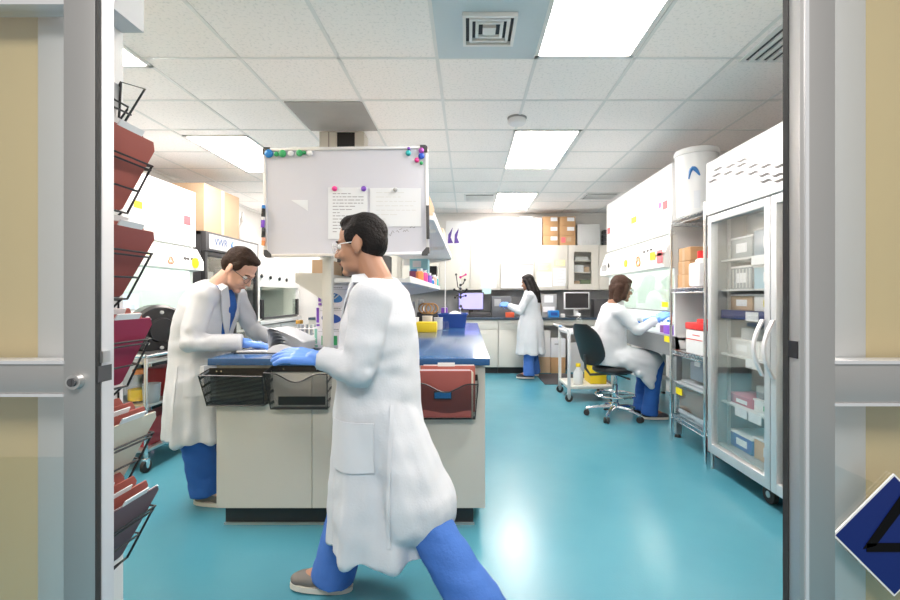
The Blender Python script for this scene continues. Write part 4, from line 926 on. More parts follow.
for r in range(3):
    for c_ in range(2):
        px0, px1 = ((543, 558.5), (559.5, 575.5))[c_]
        x0 = at(px0, 0, 7.79).x; x1 = at(px1, 0, 7.79).x; z0 = TZ+.001+.163*r
        lab = 'brown carton on the back cabinets, %s row, %s column' % (('bottom', 'middle', 'top')[r], ('left', 'right')[c_])
        t = T('cardboard_box', lab, 'carton', ((x0+x1)/2, 7.92, z0), 0, 'brown cartons on the back cabinets')
        B().box(x0, x1, 7.79, 8.05, z0, z0+.16, bev=.003).obj('body', CARD, t)
        if (r, c_) == (0, 1): box('print', PINKS, t, x0+.03, x0+.10, 7.787, 7.79, z0+.04, z0+.13); box('print', CARDL, t, x0+.12, x0+.2, 7.787, 7.79, z0+.06, z0+.13)
        else: box('label', PAPER, t, x0+.13, x1-.02, 7.787, 7.79, z0+.08, z0+.145)
t = T('plastic_crate', 'frosted grey ribbed crate right of the brown cartons', 'crate', (2.02, 7.93, TZ))
B().box(1.87, 2.26, 7.82, 8.05, TZ, TZ+.36, bev=.01).obj('body', mat('frosted_grey_plastic', (.62, .64, .64), .4), t); b = B()
for k in range(8): b.box(1.89+.047*k, 1.90+.047*k, 7.814, 7.82, TZ+.02, TZ+.09)
b.obj('ribs', LGREY, t)
for k in range(4): tag(B().box(2.32, 2.40, 7.8, 7.95, TZ+.068*k, TZ+.068*k+.06, bev=.008).obj('pipette_box', DGREY), 'small dark box stacked at the right end of the back cabinets, %s' % ('lowest', 'second from bottom', 'second from top', 'topmost')[k], 'box', 'dark boxes on the back cabinets')
# base cabinets + worktop + desk opening
for k, (x0, x1) in enumerate(((-2.6, -1.8), (-1.795, -1.0), (-.995, -.02), (-.015, .49), (.495, 1.13))):
    base_unit(x0, x1, 7.47, YB-.002, 'y-', 'cream base cabinet on the back wall, ' + ('far left behind the bench', 'left of centre behind the bench', 'behind the far bench end', 'just right of the bench end', 'right behind the standing woman')[k], 'base cabinets on the back wall', top=.88, doors=1 if k >= 3 else 2)
base_unit(2.2, 2.655, 7.47, YB-.002, 'y-', 'cream base cabinet in the right corner beyond the seated woman', 'base cabinets on the back wall', top=.88, doors=1)
tag(B().box(-2.6, 2.655, 7.43, YB-.002, .882, CT, bev=.004).obj('back_worktop', DBLUETOP), 'dark slate worktop running along the back wall', 'worktop')
tag(box('desk_apron', CREAM, None, 1.135, 2.195, 7.47, 7.49, .79, .881), 'cream apron board under the desk part of the back worktop', 'board')
tag(box('backsplash', GREY, None, -2.6, 2.655, YB-.012, YB-.003, CT+.001, 1.37), 'grey backsplash between worktop and upper cabinets', 'backsplash')
# under desk
tag(B().box(1.17, 1.36, 7.55, 7.8, .262, .70, bev=.004).obj('storage_box', WPLAS), 'tall white box under the desk behind the standing woman', 'box')
t = T('storage_box', 'white box with grey print on a brown carton under the desk', 'box', (1.48, 7.62, .262)); B().box(1.365, 1.60, 7.5, 7.75, .262, .575, bev=.004).obj('body', PAPER, t); box('print', GREY, t, 1.42, 1.52, 7.497, 7.5, .47, .49)
tag(B().box(1.17, 1.36, 7.55, 7.8, .0, .26, bev=.004).obj('cardboard_box', CARDL), 'pale brown carton under the tall white box beneath the desk', 'carton'); tag(B().box(1.365, 1.60, 7.5, 7.75, .0, .26, bev=.004).obj('cardboard_box', CARD), 'brown carton under the white box with print beneath the desk', 'carton')
tag(B().box(1.1, 2.1, 6.55, 7.4, .0, .012, bev=.004).obj('floor_mat', MATD), 'dark anti fatigue mat on the floor before the back desk', 'mat')
tag(B().box(1.70, 2.1, 7.6, 7.9, .0, .5, bev=.01).obj('storage_cabinet', LGREY), 'grey floor cabinet under the desk on the right', 'cabinet')
# monitors
def monitor(x0, x1, z0, z1, y, fm, sm, label, leg):
    t = T('monitor', label, 'monitor', ((x0+x1)/2, y+.06, CT))
    B().box(x0, x1, y, y+.05, z0, z1, bev=.006).obj('case', fm, t); box('screen', sm, t, x0+.018, x1-.018, y-.003, y+.001, z0+.02, z1-.018)
    xm = (x0+x1)/2; B().box(xm-.035, xm+.035, y+.05, y+.08, CT+.01, z1-.1).box(xm-.1, xm+.1, y-.03, y+.13, CT, CT+.015, bev=.004).obj('stand', leg, t)
    return t
monitor(-.17, .27, 1.03, 1.335, 7.72, DGREY, SCREEN, 'computer monitor with lit violet blue screen on the back worktop', DGREY)
monitor(1.60, 2.02, 1.05, 1.335, 7.60, WPLAS, OFFSCR, 'white framed monitor with dark screen on the back desk', WPLAS)
t = T('keyboard', 'black keyboard before the lit monitor', 'keyboard', (.2, 7.58, CT)); B().box(-.02, .4, 7.50, 7.64, CT, CT+.025, bev=.005).obj('case', BLACK, t); b = B()
for r in range(4):
    for k in range(14): b.box(-.005+.028*k, .018+.028*k, 7.512+.03*r, 7.536+.03*r, CT+.025, CT+.031)
b.obj('keys', DGREY, t)
tag(B().box(.05, .38, 7.70, 7.85, CT, 1.0, bev=.01).obj('scanner', DGREY), 'dark flat box behind the black keyboard', 'device')
t = T('bench_instrument', 'dark grey bench instrument left of the standing woman', 'instrument', (.56, 7.75, CT)); B().box(.40, .72, 7.62, 7.9, CT, 1.27, bev=.01).obj('case', mat('slate_case', (.11, .12, .135), .5), t); box('panel', GREY, t, .44, .55, 7.616, 7.62, 1.10, 1.22); B().lathe([(.02, 0), (.018, .015)], (0, 0, 0), 14, Matrix.Rotation(PI/2, 3, 'X')).xform(Matrix.Translation((.64, 7.62, 1.15))).obj('dial', LGREY, t)
tag(B().box(.62, .76, 7.50, 7.59, CT, 1.0, bev=.008).obj('tip_box', mat('red_orange_plastic', (.75, .12, .05), .5)), 'red orange box on the back worktop beside the standing woman', 'box')
t = T('tissue_box', 'bright blue box on the back desk right of the standing woman', 'box', (1.42, 7.58, CT)); B().box(1.33, 1.50, 7.50, 7.64, CT, 1.03, bev=.008).obj('body', SKY, t); box('front_print', BLUEP, t, 1.36, 1.47, 7.498, 7.5, .95, 1.0)
t = T('gel_imager', 'white framed device behind the bright blue box', 'device', (1.37, 7.8, CT)); B().box(1.25, 1.50, 7.72, 7.95, CT, 1.30, bev=.008).obj('case', GREY, t); box('white_panel', PAPER, t, 1.29, 1.44, 7.716, 7.72, 1.16, 1.28); box('tray', WPLAS, t, 1.27, 1.46, 7.70, 7.72, 1.0, 1.09); box('opening', BLACK, t, 1.38, 1.43, 7.697, 7.70, .99, 1.03)
tag(B().lathe([(.04, 0), (.04, .2), (.02, .25), (.02, .28)], (1.2, 7.75, CT)).obj('reagent_bottle', BROWNCAP), 'amber bottle on the back desk behind the standing woman', 'bottle')
tag(B().box(1.53, 1.6, 7.52, 7.58, CT, .975, bev=.006).obj('small_box', WPLAS), 'tiny white box between the blue box and the dark monitor', 'box')
tag(B().box(2.1, 2.35, 7.6, 7.85, CT, 1.22, bev=.01).obj('computer_case', DGREY), 'dark computer case in the right corner of the back desk', 'computer')
tag(B().box(1.62, 2.0, 7.46, 7.56, CT, CT+.022, bev=.005).obj('keyboard', DGREY), 'dark keyboard before the white framed monitor', 'keyboard')

# ------------------------------------------------------------------ things on the bench
# open binder
t = T('open_binder', 'open binder with curling white pages on the bench before the man', 'binder', (-1.15, 2.78, TOP))
B().box(-1.365, -.98, 2.66, 2.93, TOP, TOP+.005, bev=.002).obj('cover', DGREY, t)
B().box(-1.355, -1.18, 2.67, 2.92, TOP+.006, TOP+.016, bev=.003).obj('left_pages', PAPER, t)
def arch(x0, x1, h, sk, y0, y1, nm):
    top = [(x0+(x1-x0)*k/16+sk*math.sin(PI*k/16), TOP+.008+h*math.sin(PI*(k/16)**.8)**.75) for k in range(17)]
    b = B().prism([(x0, TOP+.006)]+top+[(x1, TOP+.006)], 'y', y0, y1); return b.obj(nm, PAPER, t)
arch(-1.175, -.985, .045, 0, 2.668, 2.922, 'right_pages')
for n_ in range(5):
    a0, a1 = [], []
    for k in range(15):
        u = k/14; x = -1.172+.20*u-.035*n_*math.sin(PI*u)*.6; z = TOP+.012+(.055+.014*n_)*math.sin(PI*u**.75)**.8+.012*n_*u
        a0.append(Vector((x, 2.67+.004*n_, z))); a1.append(Vector((x, 2.915+.004*n_, z)))
    B().loft([a0, a1], cap=False, closed=False).obj('curling_page', PAPER, t)
b = B()
for y in (2.72, 2.79, 2.86): b.tube([(-1.178+.02*math.cos(u), y, TOP+.012+.025*math.sin(u)) for u in [PI*k/8 for k in range(9)]], .0025, 5)
b.obj('rings', CHROME, t)
# stack of glove boxes
for k, (m, m2, lab) in enumerate(((GREEN, mat('pale_green_print', (.25, .55, .45), .6), 'white box with green print, lowest of the stack of three beside the walking man'), (BLUEP, PURPLE, 'white box with dark blue oval opening, middle of the stack beside the walking man'), (mat('mid_blue_print', (.10, .35, .65), .5), PURPLE, 'white box with blue hand picture, topmost of the stack beside the walking man'))):
    x0 = -.965-.012*(2-k); x1 = x0+.235; y0 = 2.93; z0 = TOP+.001+.1345*k
    t = T('glove_box', lab, 'box', ((x0+x1)/2, 2.99, z0), 0, 'glove boxes on the bench')
    B().box(x0, x1, y0, y0+.12, z0, z0+.1335, bev=.003).obj('carton', mat('lilac_white_carton', (.80, .79, .85), .6), t)
    box('side_stripe', m2, t, x0+.006, x0+.022, y0-.0025, y0, z0+.03, z0+.125); box('side_mark', m2, t, x0+.006, x0+.026, y0-.0025, y0, z0+.008, z0+.02)
    q = B()
    for r in range(9): q.box(x0+.055+.012*r, x0+.063+.012*r, y0-.0025, y0, z0+.116, z0+.124)
    q.box(x0+.03, x1-.02, y0-.0025, y0, z0+.106, z0+.108); q.obj('print', INK, t)
    if k: B().lathe([(1, -.001), (1, .001)], n=28, M=Matrix.Rotation(PI/2, 3, 'X')).xform(Matrix.Translation((x0+.10, y0-.0012, z0+.056)) @ Matrix.Rotation(.25 if k == 2 else .1, 4, 'Y') @ Matrix.Diagonal((.062, 1, .03, 1))).obj('oval_print', m, t)
    else: box('picture', m, t, x0+.05, x0+.15, y0-.0025, y0, z0+.02, z0+.08)
    if k == 2:
        q = B()
        for r in range(3): q.cap((x0+.07+.02*r, y0-.003, z0+.05), (x0+.09+.022*r, y0-.003, z0+.078-.004*r), .004, .004, 8)
        q.obj('finger_print', PAPER, t)
t = flask(-1.21, 3.28, TOP, .05, .16, CLEARP, BROWNCAP, 'clear bottle with ochre cap behind the binder on the bench')
flask(-1.08, 3.5, TOP, .04, .13, WPLAS, WPLAS, 'small white bottle behind the binder on the bench')
t = T('tube_rack', 'white wire tube rack behind the binder on the bench', 'rack', (-1.12, 3.16, TOP)); b = B()
for z in (TOP+.01, TOP+.06, TOP+.11):
    b.box(-1.19, -1.0, 3.1, 3.2, z, z+.004)
for x in (-1.19, -1.004):
    for y in (3.1, 3.196): b.box(x, x+.004, y, y+.004, TOP, TOP+.115)
b.obj('frame', WPLAS, t); b = B()
for k in range(6): b.cyl((-1.17+.03*k, 3.15, TOP+.066), (-1.17+.03*k, 3.15, TOP+.14), .009, n=10)
b.obj('tubes', FROST, t)
# right part of the bench
t = T('plastic_tub', 'deep blue plastic tub on the far right part of the bench', 'tub', (-.15, 4.95, TOP))
x0, x1, y0, y1 = -.30, -.02, 4.80, 5.08
R4 = lambda a, z: [Vector((x0-a, y0-a, z)), Vector((x1+a, y0-a, z)), Vector((x1+a, y1+a, z)), Vector((x0-a, y1+a, z))]
B().loft([R4(-.012, TOP), R4(.008, TOP+.135), R4(.018, TOP+.135), R4(.018, TOP+.15), R4(.002, TOP+.15), R4(-.02, TOP+.01)], cap=True).obj('body', BLUEP, t)
B().sph((-.14, 4.93, TOP+.11), (.08, .08, .055)).obj('x', PAPER) if False else tag(B().sph((-.14, 4.93, TOP+.10), (.09, .08, .075), u=10, v=7).obj('crumpled_tissue', PAPER), 'crumpled white tissue in the blue tub', 'tissue')
tag(B().box(-.48, -.29, 4.2, 4.34, TOP, TOP+.095, bev=.012).obj('yellow_tub', YEL), 'small yellow tub on the bench right behind the walking man', 'tub')
for k, (x, y, r, h, m, lab) in enumerate(((-.52, 4.42, .045, .13, WPLAS, 'white lump of wrapped tubing left of the yellow tub'), (-.40, 4.5, .05, .14, mat('cream_plastic', (.75, .68, .58), .5), 'cream beaker behind the yellow tub'), (-.30, 4.6, .045, .12, LGREY, 'grey beaker behind the yellow tub'), (-.22, 4.45, .035, .09, CLEARP, 'clear beaker between the yellow tub and the blue tub'))):
    tag(B().lathe([(r*.95, 0), (r, .01), (r, h*.9), (r*1.06, h), (r*.98, h)], (x, y, TOP)).obj('beaker', m), lab, 'beaker', 'beakers beside the yellow tub')
def ring_stand(x, y, h, label, base=True, clamps=()):
    t = T('ring_stand', label, 'stand', (x, y, TOP), 0)
    if base: B().box(x-.05, x+.05, y-.01, y+.12, TOP, TOP+.012, bev=.003).obj('base', GREY, t)
    B().cyl((x, y+.05, TOP+.01), (x, y+.05, TOP+h), .006, n=10).obj('rod', WPLAS, t)
    for (dx, z, L, m) in clamps:
        b = B().sph((x, y+.045, TOP+z), .016, u=10, v=7); b.tube([(x, y+.04, TOP+z), (x+dx*.6, y+.02, TOP+z+.015), (x+dx, y+.02, TOP+z+L)], .006, 6); b.sph((x+dx, y+.02, TOP+z+L), .014, u=10, v=7); b.obj('clamp', m, t)
    return t
ring_stand(-.26, 5.14, .74, 'tall pale rod stand behind the blue tub')
ring_stand(-.085, 5.16, .66, 'rod stand with black clamps and a pink knob behind the blue tub', clamps=((-.07, .38, .03, BLACK), (.07, .36, .05, BLACK), (-.06, .33, -.01, BLACK), (.06, .32, .02, BLACK), (.05, .46, .06, BLACK), (-.05, .42, .16, DGREY), (.06, .55, .03, PINK), (.02, .22, -.03, DGREY)))
t = T('tubing_pump', 'dark pump with ochre tubing coils beneath the reagent shelf', 'pump', (-.45, 5.1, TOP)); B().box(-.56, -.33, 5.0, 5.3, TOP, TOP+.16, bev=.012).obj('case', DGREY, t); b = B()
for k in range(3): b.tube([(-.47+.04*k+.065*math.cos(u), 4.97-.012*k, TOP+.20+.055*math.sin(u)) for u in [2*PI*q/18 for q in range(18)]], .007, 6, close=True)
b.obj('tubing', mat('ochre_tube', (.55, .28, .08), .5), t); B().cyl((-.52, 5.08, TOP+.16), (-.52, 5.08, TOP+.30), .035, .03).obj('head', LGREY, t)
tag(B().box(-.31, -.24, 5.26, 5.42, TOP, TOP+.2, bev=.008).obj('tip_box', PURPLE), 'purple box behind the blue tub under the reagent shelf', 'box')
tag(B().box(-.74, -.6, 4.7, 5.2, TOP, TOP+.28, bev=.01).obj('power_supply', GREY), 'grey instrument under the reagent shelf behind the walking man', 'instrument')
for k, (y, m) in enumerate(((3.3, LGREY), (3.7, WPLAS), (4.1, FROST))): tag(B().box(-.72, -.52, y, y+.28, TOP, TOP+.22, bev=.01).obj('storage_box', m), 'box under the right reagent shelf, %s' % ('nearest the whiteboard', 'second from the whiteboard', 'third from the whiteboard')[k], 'box', 'boxes under the reagent shelf')
# lower right shelf
LZ = 1.376
t = T('pipette_carton', 'light blue and yellow carton on the lower reagent shelf', 'carton', (-.44, 4.45, LZ)); B().box(-.56, -.385, 4.38, 4.58, LZ, LZ+.25, bev=.004).obj('body', mat('aqua_carton', (.30, .62, .70), .6), t); box('yellow_print', mat('pale_yellow_print', (.80, .75, .45), .6), t, -.55, -.395, 4.377, 4.38, LZ+.03, LZ+.07); box('sky_print', SKY, t, -.55, -.395, 4.377, 4.38, LZ+.13, LZ+.15); box('white_print', PAPER, t, -.53, -.45, 4.377, 4.38, LZ+.17, LZ+.23)
random.seed(5)
cols = (ORANGE, PAPER, PINK, SALMON, PURPLE, ORANGE, SKY, PAPER, SALMON, ORANGE, TEAL)
ords = ('nearest', 'second', 'third', 'fourth', 'fifth', 'sixth', 'seventh', 'eighth', 'ninth', 'tenth', 'farthest')
for k in range(11):
    y = 3.55+.185*k if k < 4 else 3.75+.16*k; h = .07+.06*random.random(); r = .03
    nm = ('orange', 'white', 'pink', 'salmon', 'purple', 'orange', 'sky blue', 'white', 'salmon', 'orange', 'teal')[k]
    t = T('reagent_vial', 'small %s vial along the lower reagent shelf edge, %s from the whiteboard' % (nm, ords[k]), 'vial', (-.375, y, LZ), 0, 'vials on the lower reagent shelf')
    x = -.375-.02*(k % 2)
    B().lathe([(r, 0), (r, h*.7), (r*.7, h*.8)], (x, y, LZ), 14).obj('body', cols[k], t); B().lathe([(r*.75, h*.8), (r*.75, h)], (x, y, LZ), 14).obj('cap', PAPER if k % 2 == 0 else BLACK, t)
tag(B().box(-.7, -.6, 3.1, 3.6, LZ, LZ+.2, bev=.006).obj('binder', BLACK), 'black binder lying on the lower reagent shelf', 'binder')
tag(B().box(-.53, -.39, 4.12, 4.28, LZ, LZ+.12, bev=.006).obj('storage_box', mat('plum_box', (.20, .05, .12), .5)), 'plum coloured box in front of the aqua carton on the lower shelf', 'box')
tag(B().box(-.5, -.37, 5.42, 5.58, LZ, LZ+.25, bev=.006).obj('power_strip', BLACK), 'black box at the far end of the lower reagent shelf', 'box')
# upper right shelf
UZ = 1.746
tag(B().box(-.36, -.215, 4.05, 4.35, UZ, UZ+.13, bev=.02).obj('tip_bag', mat('peach_box', (.80, .62, .48), .7)), 'peach coloured bag at the edge of the upper reagent shelf', 'bag')
tag(B().box(-.5, -.25, 3.0, 3.4, UZ, UZ+.18, bev=.006).obj('storage_box', CARDL), 'tan box on the upper reagent shelf behind the whiteboard', 'box'); tag(B().box(-.45, -.26, 4.7, 5.0, UZ, UZ+.1, bev=.006).obj('storage_box', WPLAS), 'white box near the far end of the upper reagent shelf', 'box')
# ------------------------------------------------------------------ people
def remesh(b, vox, smooth=3, fac=.5):
    bm = b.bm; bmesh.ops.recalc_face_normals(bm, faces=bm.faces)
    me = bpy.data.meshes.new('t'); bm.to_mesh(me); bm.free()
    o = bpy.data.objects.new('t', me); COL.objects.link(o)
    m = o.modifiers.new('r', 'REMESH'); m.mode = 'VOXEL'; m.voxel_size = vox
    s = o.modifiers.new('s', 'SMOOTH'); s.iterations = smooth; s.factor = fac
    dg = bpy.context.evaluated_depsgraph_get()
    out = bpy.data.meshes.new_from_object(o.evaluated_get(dg))
    bpy.data.objects.remove(o); bpy.data.meshes.remove(me)
    r = B(); r.bm.from_mesh(out); bpy.data.meshes.remove(out)
    return r
def V(*a): return Vector(a)
def head_prims(b, H, g=1.0):
    """H: 4x4 head frame, x forward"""
    R = H.to_3x3(); E = lambda c, r: b.sph(H @ V(*c), r, R)
    E((-.012, 0, .035), (.096, .076, .088)); E((.028, 0, -.02), (.062, .060, .085)); E((.030, 0, -.072), (.056, .050, .042)); E((.072, 0, -.100), (.020, .024, .018))
    E((.072, 0, .022), (.022, .048, .013)); E((.068, .033, -.032), (.022, .022, .022)); E((.068, -.033, -.032), (.022, .022, .022))
    b.cap(H @ V(.086, 0, .012), H @ V(.106, 0, -.028), .008, .012); E((.094, .011, -.034), (.011, .008, .007)); E((.094, -.011, -.034), (.011, .008, .007))
    E((.084, 0, -.058), (.011, .023, .007)); E((.082, 0, -.069), (.012, .020, .008))
    for s in (1, -1):
        b.sph(H @ V(-.008, s*.080, -.006), (.021, .008, .031), R @ Matrix.Rotation(s*.35, 3, 'Z')); E((-.004, s*.078, -.03), (.010, .007, .012))
def fingers(b, wr, f, n, s, curl, k=1.0, dr=0.0, spread=.0):
    """hand from wrist; f forward, n palm normal, s thumb side"""
    f = f.normalized(); n = (n-f*n.dot(f)).normalized(); s = (s-f*s.dot(f)-n*s.dot(n)).normalized()
    r = .0098*k+dr
    b.cap(wr-f*.03*k, wr+f*.015*k, .027*k+dr, .026*k+dr)
    for i in range(4):
        u = (1.5-i)*.0215*k
        kn = wr+f*(.088-.004*abs(i-1.2))*k+s*u
        b.cap(wr+f*.012*k+s*u*.6, kn, .0145*k+dr, .0125*k+dr)
        L = (.043, .049, .045, .035)[i]*k; p = kn; d = f+s*(1.5-i)*spread; d.normalize(); a = 0
        for q, (ll, cc) in enumerate(((1, .55), (.68, 1.0), (.52, .8))):
            a += curl*cc; e = p+(d*math.cos(a)+n*math.sin(a))*L*ll
            b.cap(p, e, r*(1-.09*q), r*(.93-.09*q), 12); p = e
    tb = wr+f*.028*k+s*.020*k+n*.006*k; t1 = tb+(f*.55+s*.75+n*.25).normalized()*.042*k; t2 = t1+(f*.9+s*.25+n*.30).normalized()*.032*k; t3 = t2+(f*.95-s*.05+n*.3).normalized()*.024*k
    b.cap(tb, t1, .0155*k+dr, .0125*k+dr); b.cap(t1, t2, .0118*k+dr, .0108*k+dr); b.cap(t2, t3, .0106*k+dr, .0095*k+dr)
def ring(c, a, bb, tilt=0, n=40, e=2.4, yaw=0):
    out = []
    for i in range(n):
        u = 2*PI*i/n; cu, su = math.cos(u), math.sin(u)
        x = bb*math.copysign(abs(cu)**(2/e), cu); y = a*math.copysign(abs(su)**(2/e), su)
        p = Matrix.Rotation(yaw, 3, 'Z') @ (Matrix.Rotation(tilt, 3, 'Y') @ V(x, y, 0))
        out.append(V(*c)+p)
    return out
def patch(surf, o, u, v, w, h, d, nx=8, nz=8, off=.004, th=.004):
    """cloth patch draped on the surface: centre o, axes u,v, cast along d"""
    bm = bmesh.new(); G = []
    for i in range(nx+1):
        row = []
        for j in range(nz+1):
            p = o+u*((i/nx-.5)*w)+v*((j/nz-.5)*h)-d*.3
            hit = surf.ray_cast(p, d, .8)
            q = hit[0]+hit[1]*off*(1 if hit[1].dot(d) < 0 else -1) if hit[0] is not None else p+d*.3
            row.append(bm.verts.new(q))
        G.append(row)
    for i in range(nx):
        for j in range(nz): bm.faces.new((G[i][j], G[i+1][j], G[i+1][j+1], G[i][j+1]))
    bm.normal_update(); bmesh.ops.solidify(bm, geom=bm.faces[:], thickness=th)
    r = B(); r.bm.free(); r.bm = bm; return r
def drape(surf, inner, outer, th=.006, off=.003):
    """ribbon between two polylines, laid onto the surface"""
    bm = bmesh.new(); prev = None
    for a, c in zip(inner, outer):
        row = []
        for t in (0, .33, .67, 1):
            p = a.lerp(c, t); h = surf.find_nearest(p)
            q = p
            if h[0] is not None:
                nrm = h[1]
                if (p-h[0]).dot(nrm) < off: q = h[0]+nrm*off
            row.append(bm.verts.new(q))
        if prev:
            for k in range(3): bm.faces.new((prev[k], prev[k+1], row[k+1], row[k]))
        prev = row
    bmesh.ops.recalc_face_normals(bm, faces=bm.faces)
    bm.normal_update(); bmesh.ops.solidify(bm, geom=bm.faces[:], thickness=th)
    r = B(); r.bm.free(); r.bm = bm; return r
def person(label, loc, rz, J, skin, hairm, hairf, scrub, shoem, coat, glasses=True, k=1.0, seedv=0, female=False):
    """J: joints in the local frame (x ahead, y left, z up)"""
    H = Matrix.Translation(J['head']) @ Matrix.Rotation(J.get('hyaw', 0), 4, 'Z') @ Matrix.Rotation(J.get('hpitch', 0), 4, 'Y') @ Matrix.Rotation(J.get('hroll', 0), 4, 'X')
    H = H @ Matrix.Diagonal((k, k, k, 1)); HR = H.to_3x3()
    nb, pv = J['neck'], J['pelvis']
    # ---- body: one continuous surface
    b = B(); head_prims(b, H)
    b.cap(H @ V(-.018, 0, -.05), nb+V(-.005, 0, .0), .054*k, .062*k)
    ch = nb.lerp(pv, .30); b.cap(nb+V(-.02, 0, -.06), ch, .085, .12); b.cap(ch, pv, .12, .13)
    for s in ('L', 'R'):
        b.cap(nb+V(-.01, 0, -.05), J['sh'+s], .065, .058); b.cap(J['sh'+s], J['el'+s], .050, .038); b.cap(J['el'+s], J['wr'+s], .038, .027)
        f, n, t = J['hand'+s][:3]; fingers(b, J['wr'+s], f, n, t, J['hand'+s][3], k*.93)
        b.cap(pv, J['hip'+s], .11, .095); b.cap(J['hip'+s], J['kn'+s], .085, .058); b.cap(J['kn'+s], J['an'+s], .055, .038)
        fd = J['foot'+s]; b.cap(J['an'+s], J['an'+s]+fd*.12+V(0, 0, -.05), .038, .030)
    body = remesh(b, .0058, 2, .5).obj('person', skin, None, local=True)
    body.location = loc; body.rotation_euler = (0, 0, rz); tag(body, label, 'person')
    add = lambda bb, nm, m, p=None: bb.obj(nm, m, p or body, local=True)
    # ---- face
    for s in (1, -1):
        e = add(B().sph(H @ V(.074, s*.031, .002), .0125*k, HR), 'eye', EYEW); add(B().sph(H @ V(.0825, s*.0315, .001), .0055*k, HR), 'iris', EYED, e)
        add(B().tube([H @ V(.086, s*.016, .021), H @ V(.088, s*.032, .026), H @ V(.076, s*.052, .020)], .0034*k, 6), 'eyebrow', hairm)
    add(B().sph(H @ V(.0945, 0, -.0635), (.003*k, .019*k, .0045*k), HR), 'lips', LIP)
    if glasses:
        g = B()
        for s in (1, -1):
            g.tube([H @ V(.105-.012*abs(math.cos(u)*.8), s*(.033+.026*math.cos(u)), -.001+.019*math.sin(u)) for u in [2*PI*q/20 for q in range(20)]], .0014*k, 6, close=True)
            g.tube([H @ V(.097, s*.058, .006), H @ V(.05, s*.076, .008), H @ V(-.01, s*.084, .006)], .0021*k, 6)
        g.tube([H @ V(.106, .008, .004), H @ V(.111, 0, .007), H @ V(.106, -.008, .004)], .002*k, 6)
        gl = add(g, 'glasses', DGREY if glasses is True else glasses)
        for s in (1, -1): add(B().lathe([(.95, -.001), (.95, .001)], n=20, M=Matrix.Rotation(PI/2, 3, 'Y')).xform(H @ Matrix.Translation((.102, s*.033, -.001)) @ Matrix.Diagonal((1, .025, .018, 1))), 'lens', LENS, gl)
    hb = B(); hairf(hb, H, HR); hr = remesh(hb, .0065, 2, .5)
    for v in hr.bm.verts:
        v.co += v.normal*noise.noise(v.co*28+V(seedv, 0, 0))*.004
    add(hr, 'hair', hairm)
    # ---- scrub shirt, trousers, shoes
    b = B(); b.cap(nb+V(.0, 0, -.085), ch, .088, .128); b.cap(ch, pv, .132, .14)
    for s in ('L', 'R'): b.cap(nb+V(-.01, 0, -.075), J['sh'+s].lerp(nb, .45), .055, .05)
    st = remesh(b, .012, 4); bmesh.ops.delete(st.bm, geom=[f_ for f_ in st.bm.faces if f_.calc_center_median().x < nb.x+.02 or abs(f_.calc_center_median().y) > .10], context='FACES')
    add(st, 'scrub_top', scrub)
    tr = B(); tr.cap(pv+V(0, 0, .02), pv, .115, .12); wd = J.get('trouser', 1)
    for s in ('L', 'R'):
        a = J['an'+s]; kn = J['kn'+s]; d = (a-kn).normalized(); end = a+d*J.get('cuff', .05)
        tr.cap(pv+V(0, 0, -.03), J['hip'+s], .11, .10); tr.cap(J['hip'+s], kn, .098*wd, .083*wd)
        x = d.orthogonal().normalized(); y = d.cross(x); N = 24
        cyl_ = lambda c, r: [c+(x*math.cos(2*PI*i/N)+y*math.sin(2*PI*i/N))*r for i in range(N)]
        tr.loft([cyl_(kn-d*.02, .078*wd), cyl_(kn.lerp(end, .5), .078*wd), cyl_(end, .084*wd)]); tr.sph(kn, .083*wd)
    tm = remesh(tr, .010, 4)
    for v in tm.bm.verts:
        z = v.co.z; q = noise.noise(V(v.co.x*7, v.co.y*7, z*3+seedv))*.010+noise.noise(V(v.co.x*9, v.co.y*9, z*24+seedv))*.006
        v.co += v.normal*q
    cz = coat.get('clip')
    if cz: bmesh.ops.delete(tm.bm, geom=[f_ for f_ in tm.bm.faces if f_.calc_center_median().z > cz], context='FACES')
    add(tm, 'scrub_trousers', scrub)
    for s in ('L', 'R'):
        a = J['an'+s]; fd = J['foot'+s].normalized(); sd = V(-fd.y, fd.x, 0).normalized(); up = fd.cross(sd); up = up if up.z > 0 else -up
        M_ = Matrix(((fd.x, sd.x, up.x, a.x), (fd.y, sd.y, up.y, a.y), (fd.z, sd.z, up.z, a.z), (0, 0, 0, 1))); E = lambda c, r: sb.sph(M_ @ V(*c), r, M_.to_3x3())
        sb = B(); E((-.035, 0, -.045), (.045, .038, .042)); E((.03, 0, -.040), (.075, .040, .040)); E((.10, 0, -.052), (.085, .046, .032)); E((.15, 0, -.058), (.045, .040, .024)); sb.cap(M_ @ V(0, 0, 0), M_ @ V(-.01, 0, -.04), .042, .045)
        sh = add(remesh(sb, .008, 3), 'shoe', shoem)
        rings = []
        for z in (-.090, -.068):
            rings.append([M_ @ V(.055+.137*math.copysign(abs(math.cos(u))**.8, math.cos(u)), (.047+.006*math.cos(u))*math.copysign(abs(math.sin(u))**.8, math.sin(u)), z) for u in [2*PI*q/28 for q in range(28)]])
        add(B().loft(rings), 'sole', SOLE, sh)
        lc = B()
        for q in range(4): lc.tube([M_ @ V(.05+.02*q, -.022, -.018-.005*q), M_ @ V(.052+.02*q, 0, -.006-.006*q), M_ @ V(.05+.02*q, .022, -.018-.005*q)], .003, 5)
        add(lc, 'laces', PAPER, sh)
    # ---- gloves
    for s in ('L', 'R'):
        f, n, t, cu = J['hand'+s]; b = B(); fingers(b, J['wr'+s], f, n, t, cu, k, .0024, .05); b.cap(J['wr'+s]-f.normalized()*.05, J['wr'+s], .034, .030)
        add(remesh(b, .0034, 3, .5), 'glove', NITRILE)
    # ---- lab coat
    b = B(); b.loft([ring(*r) for r in coat['rings']])
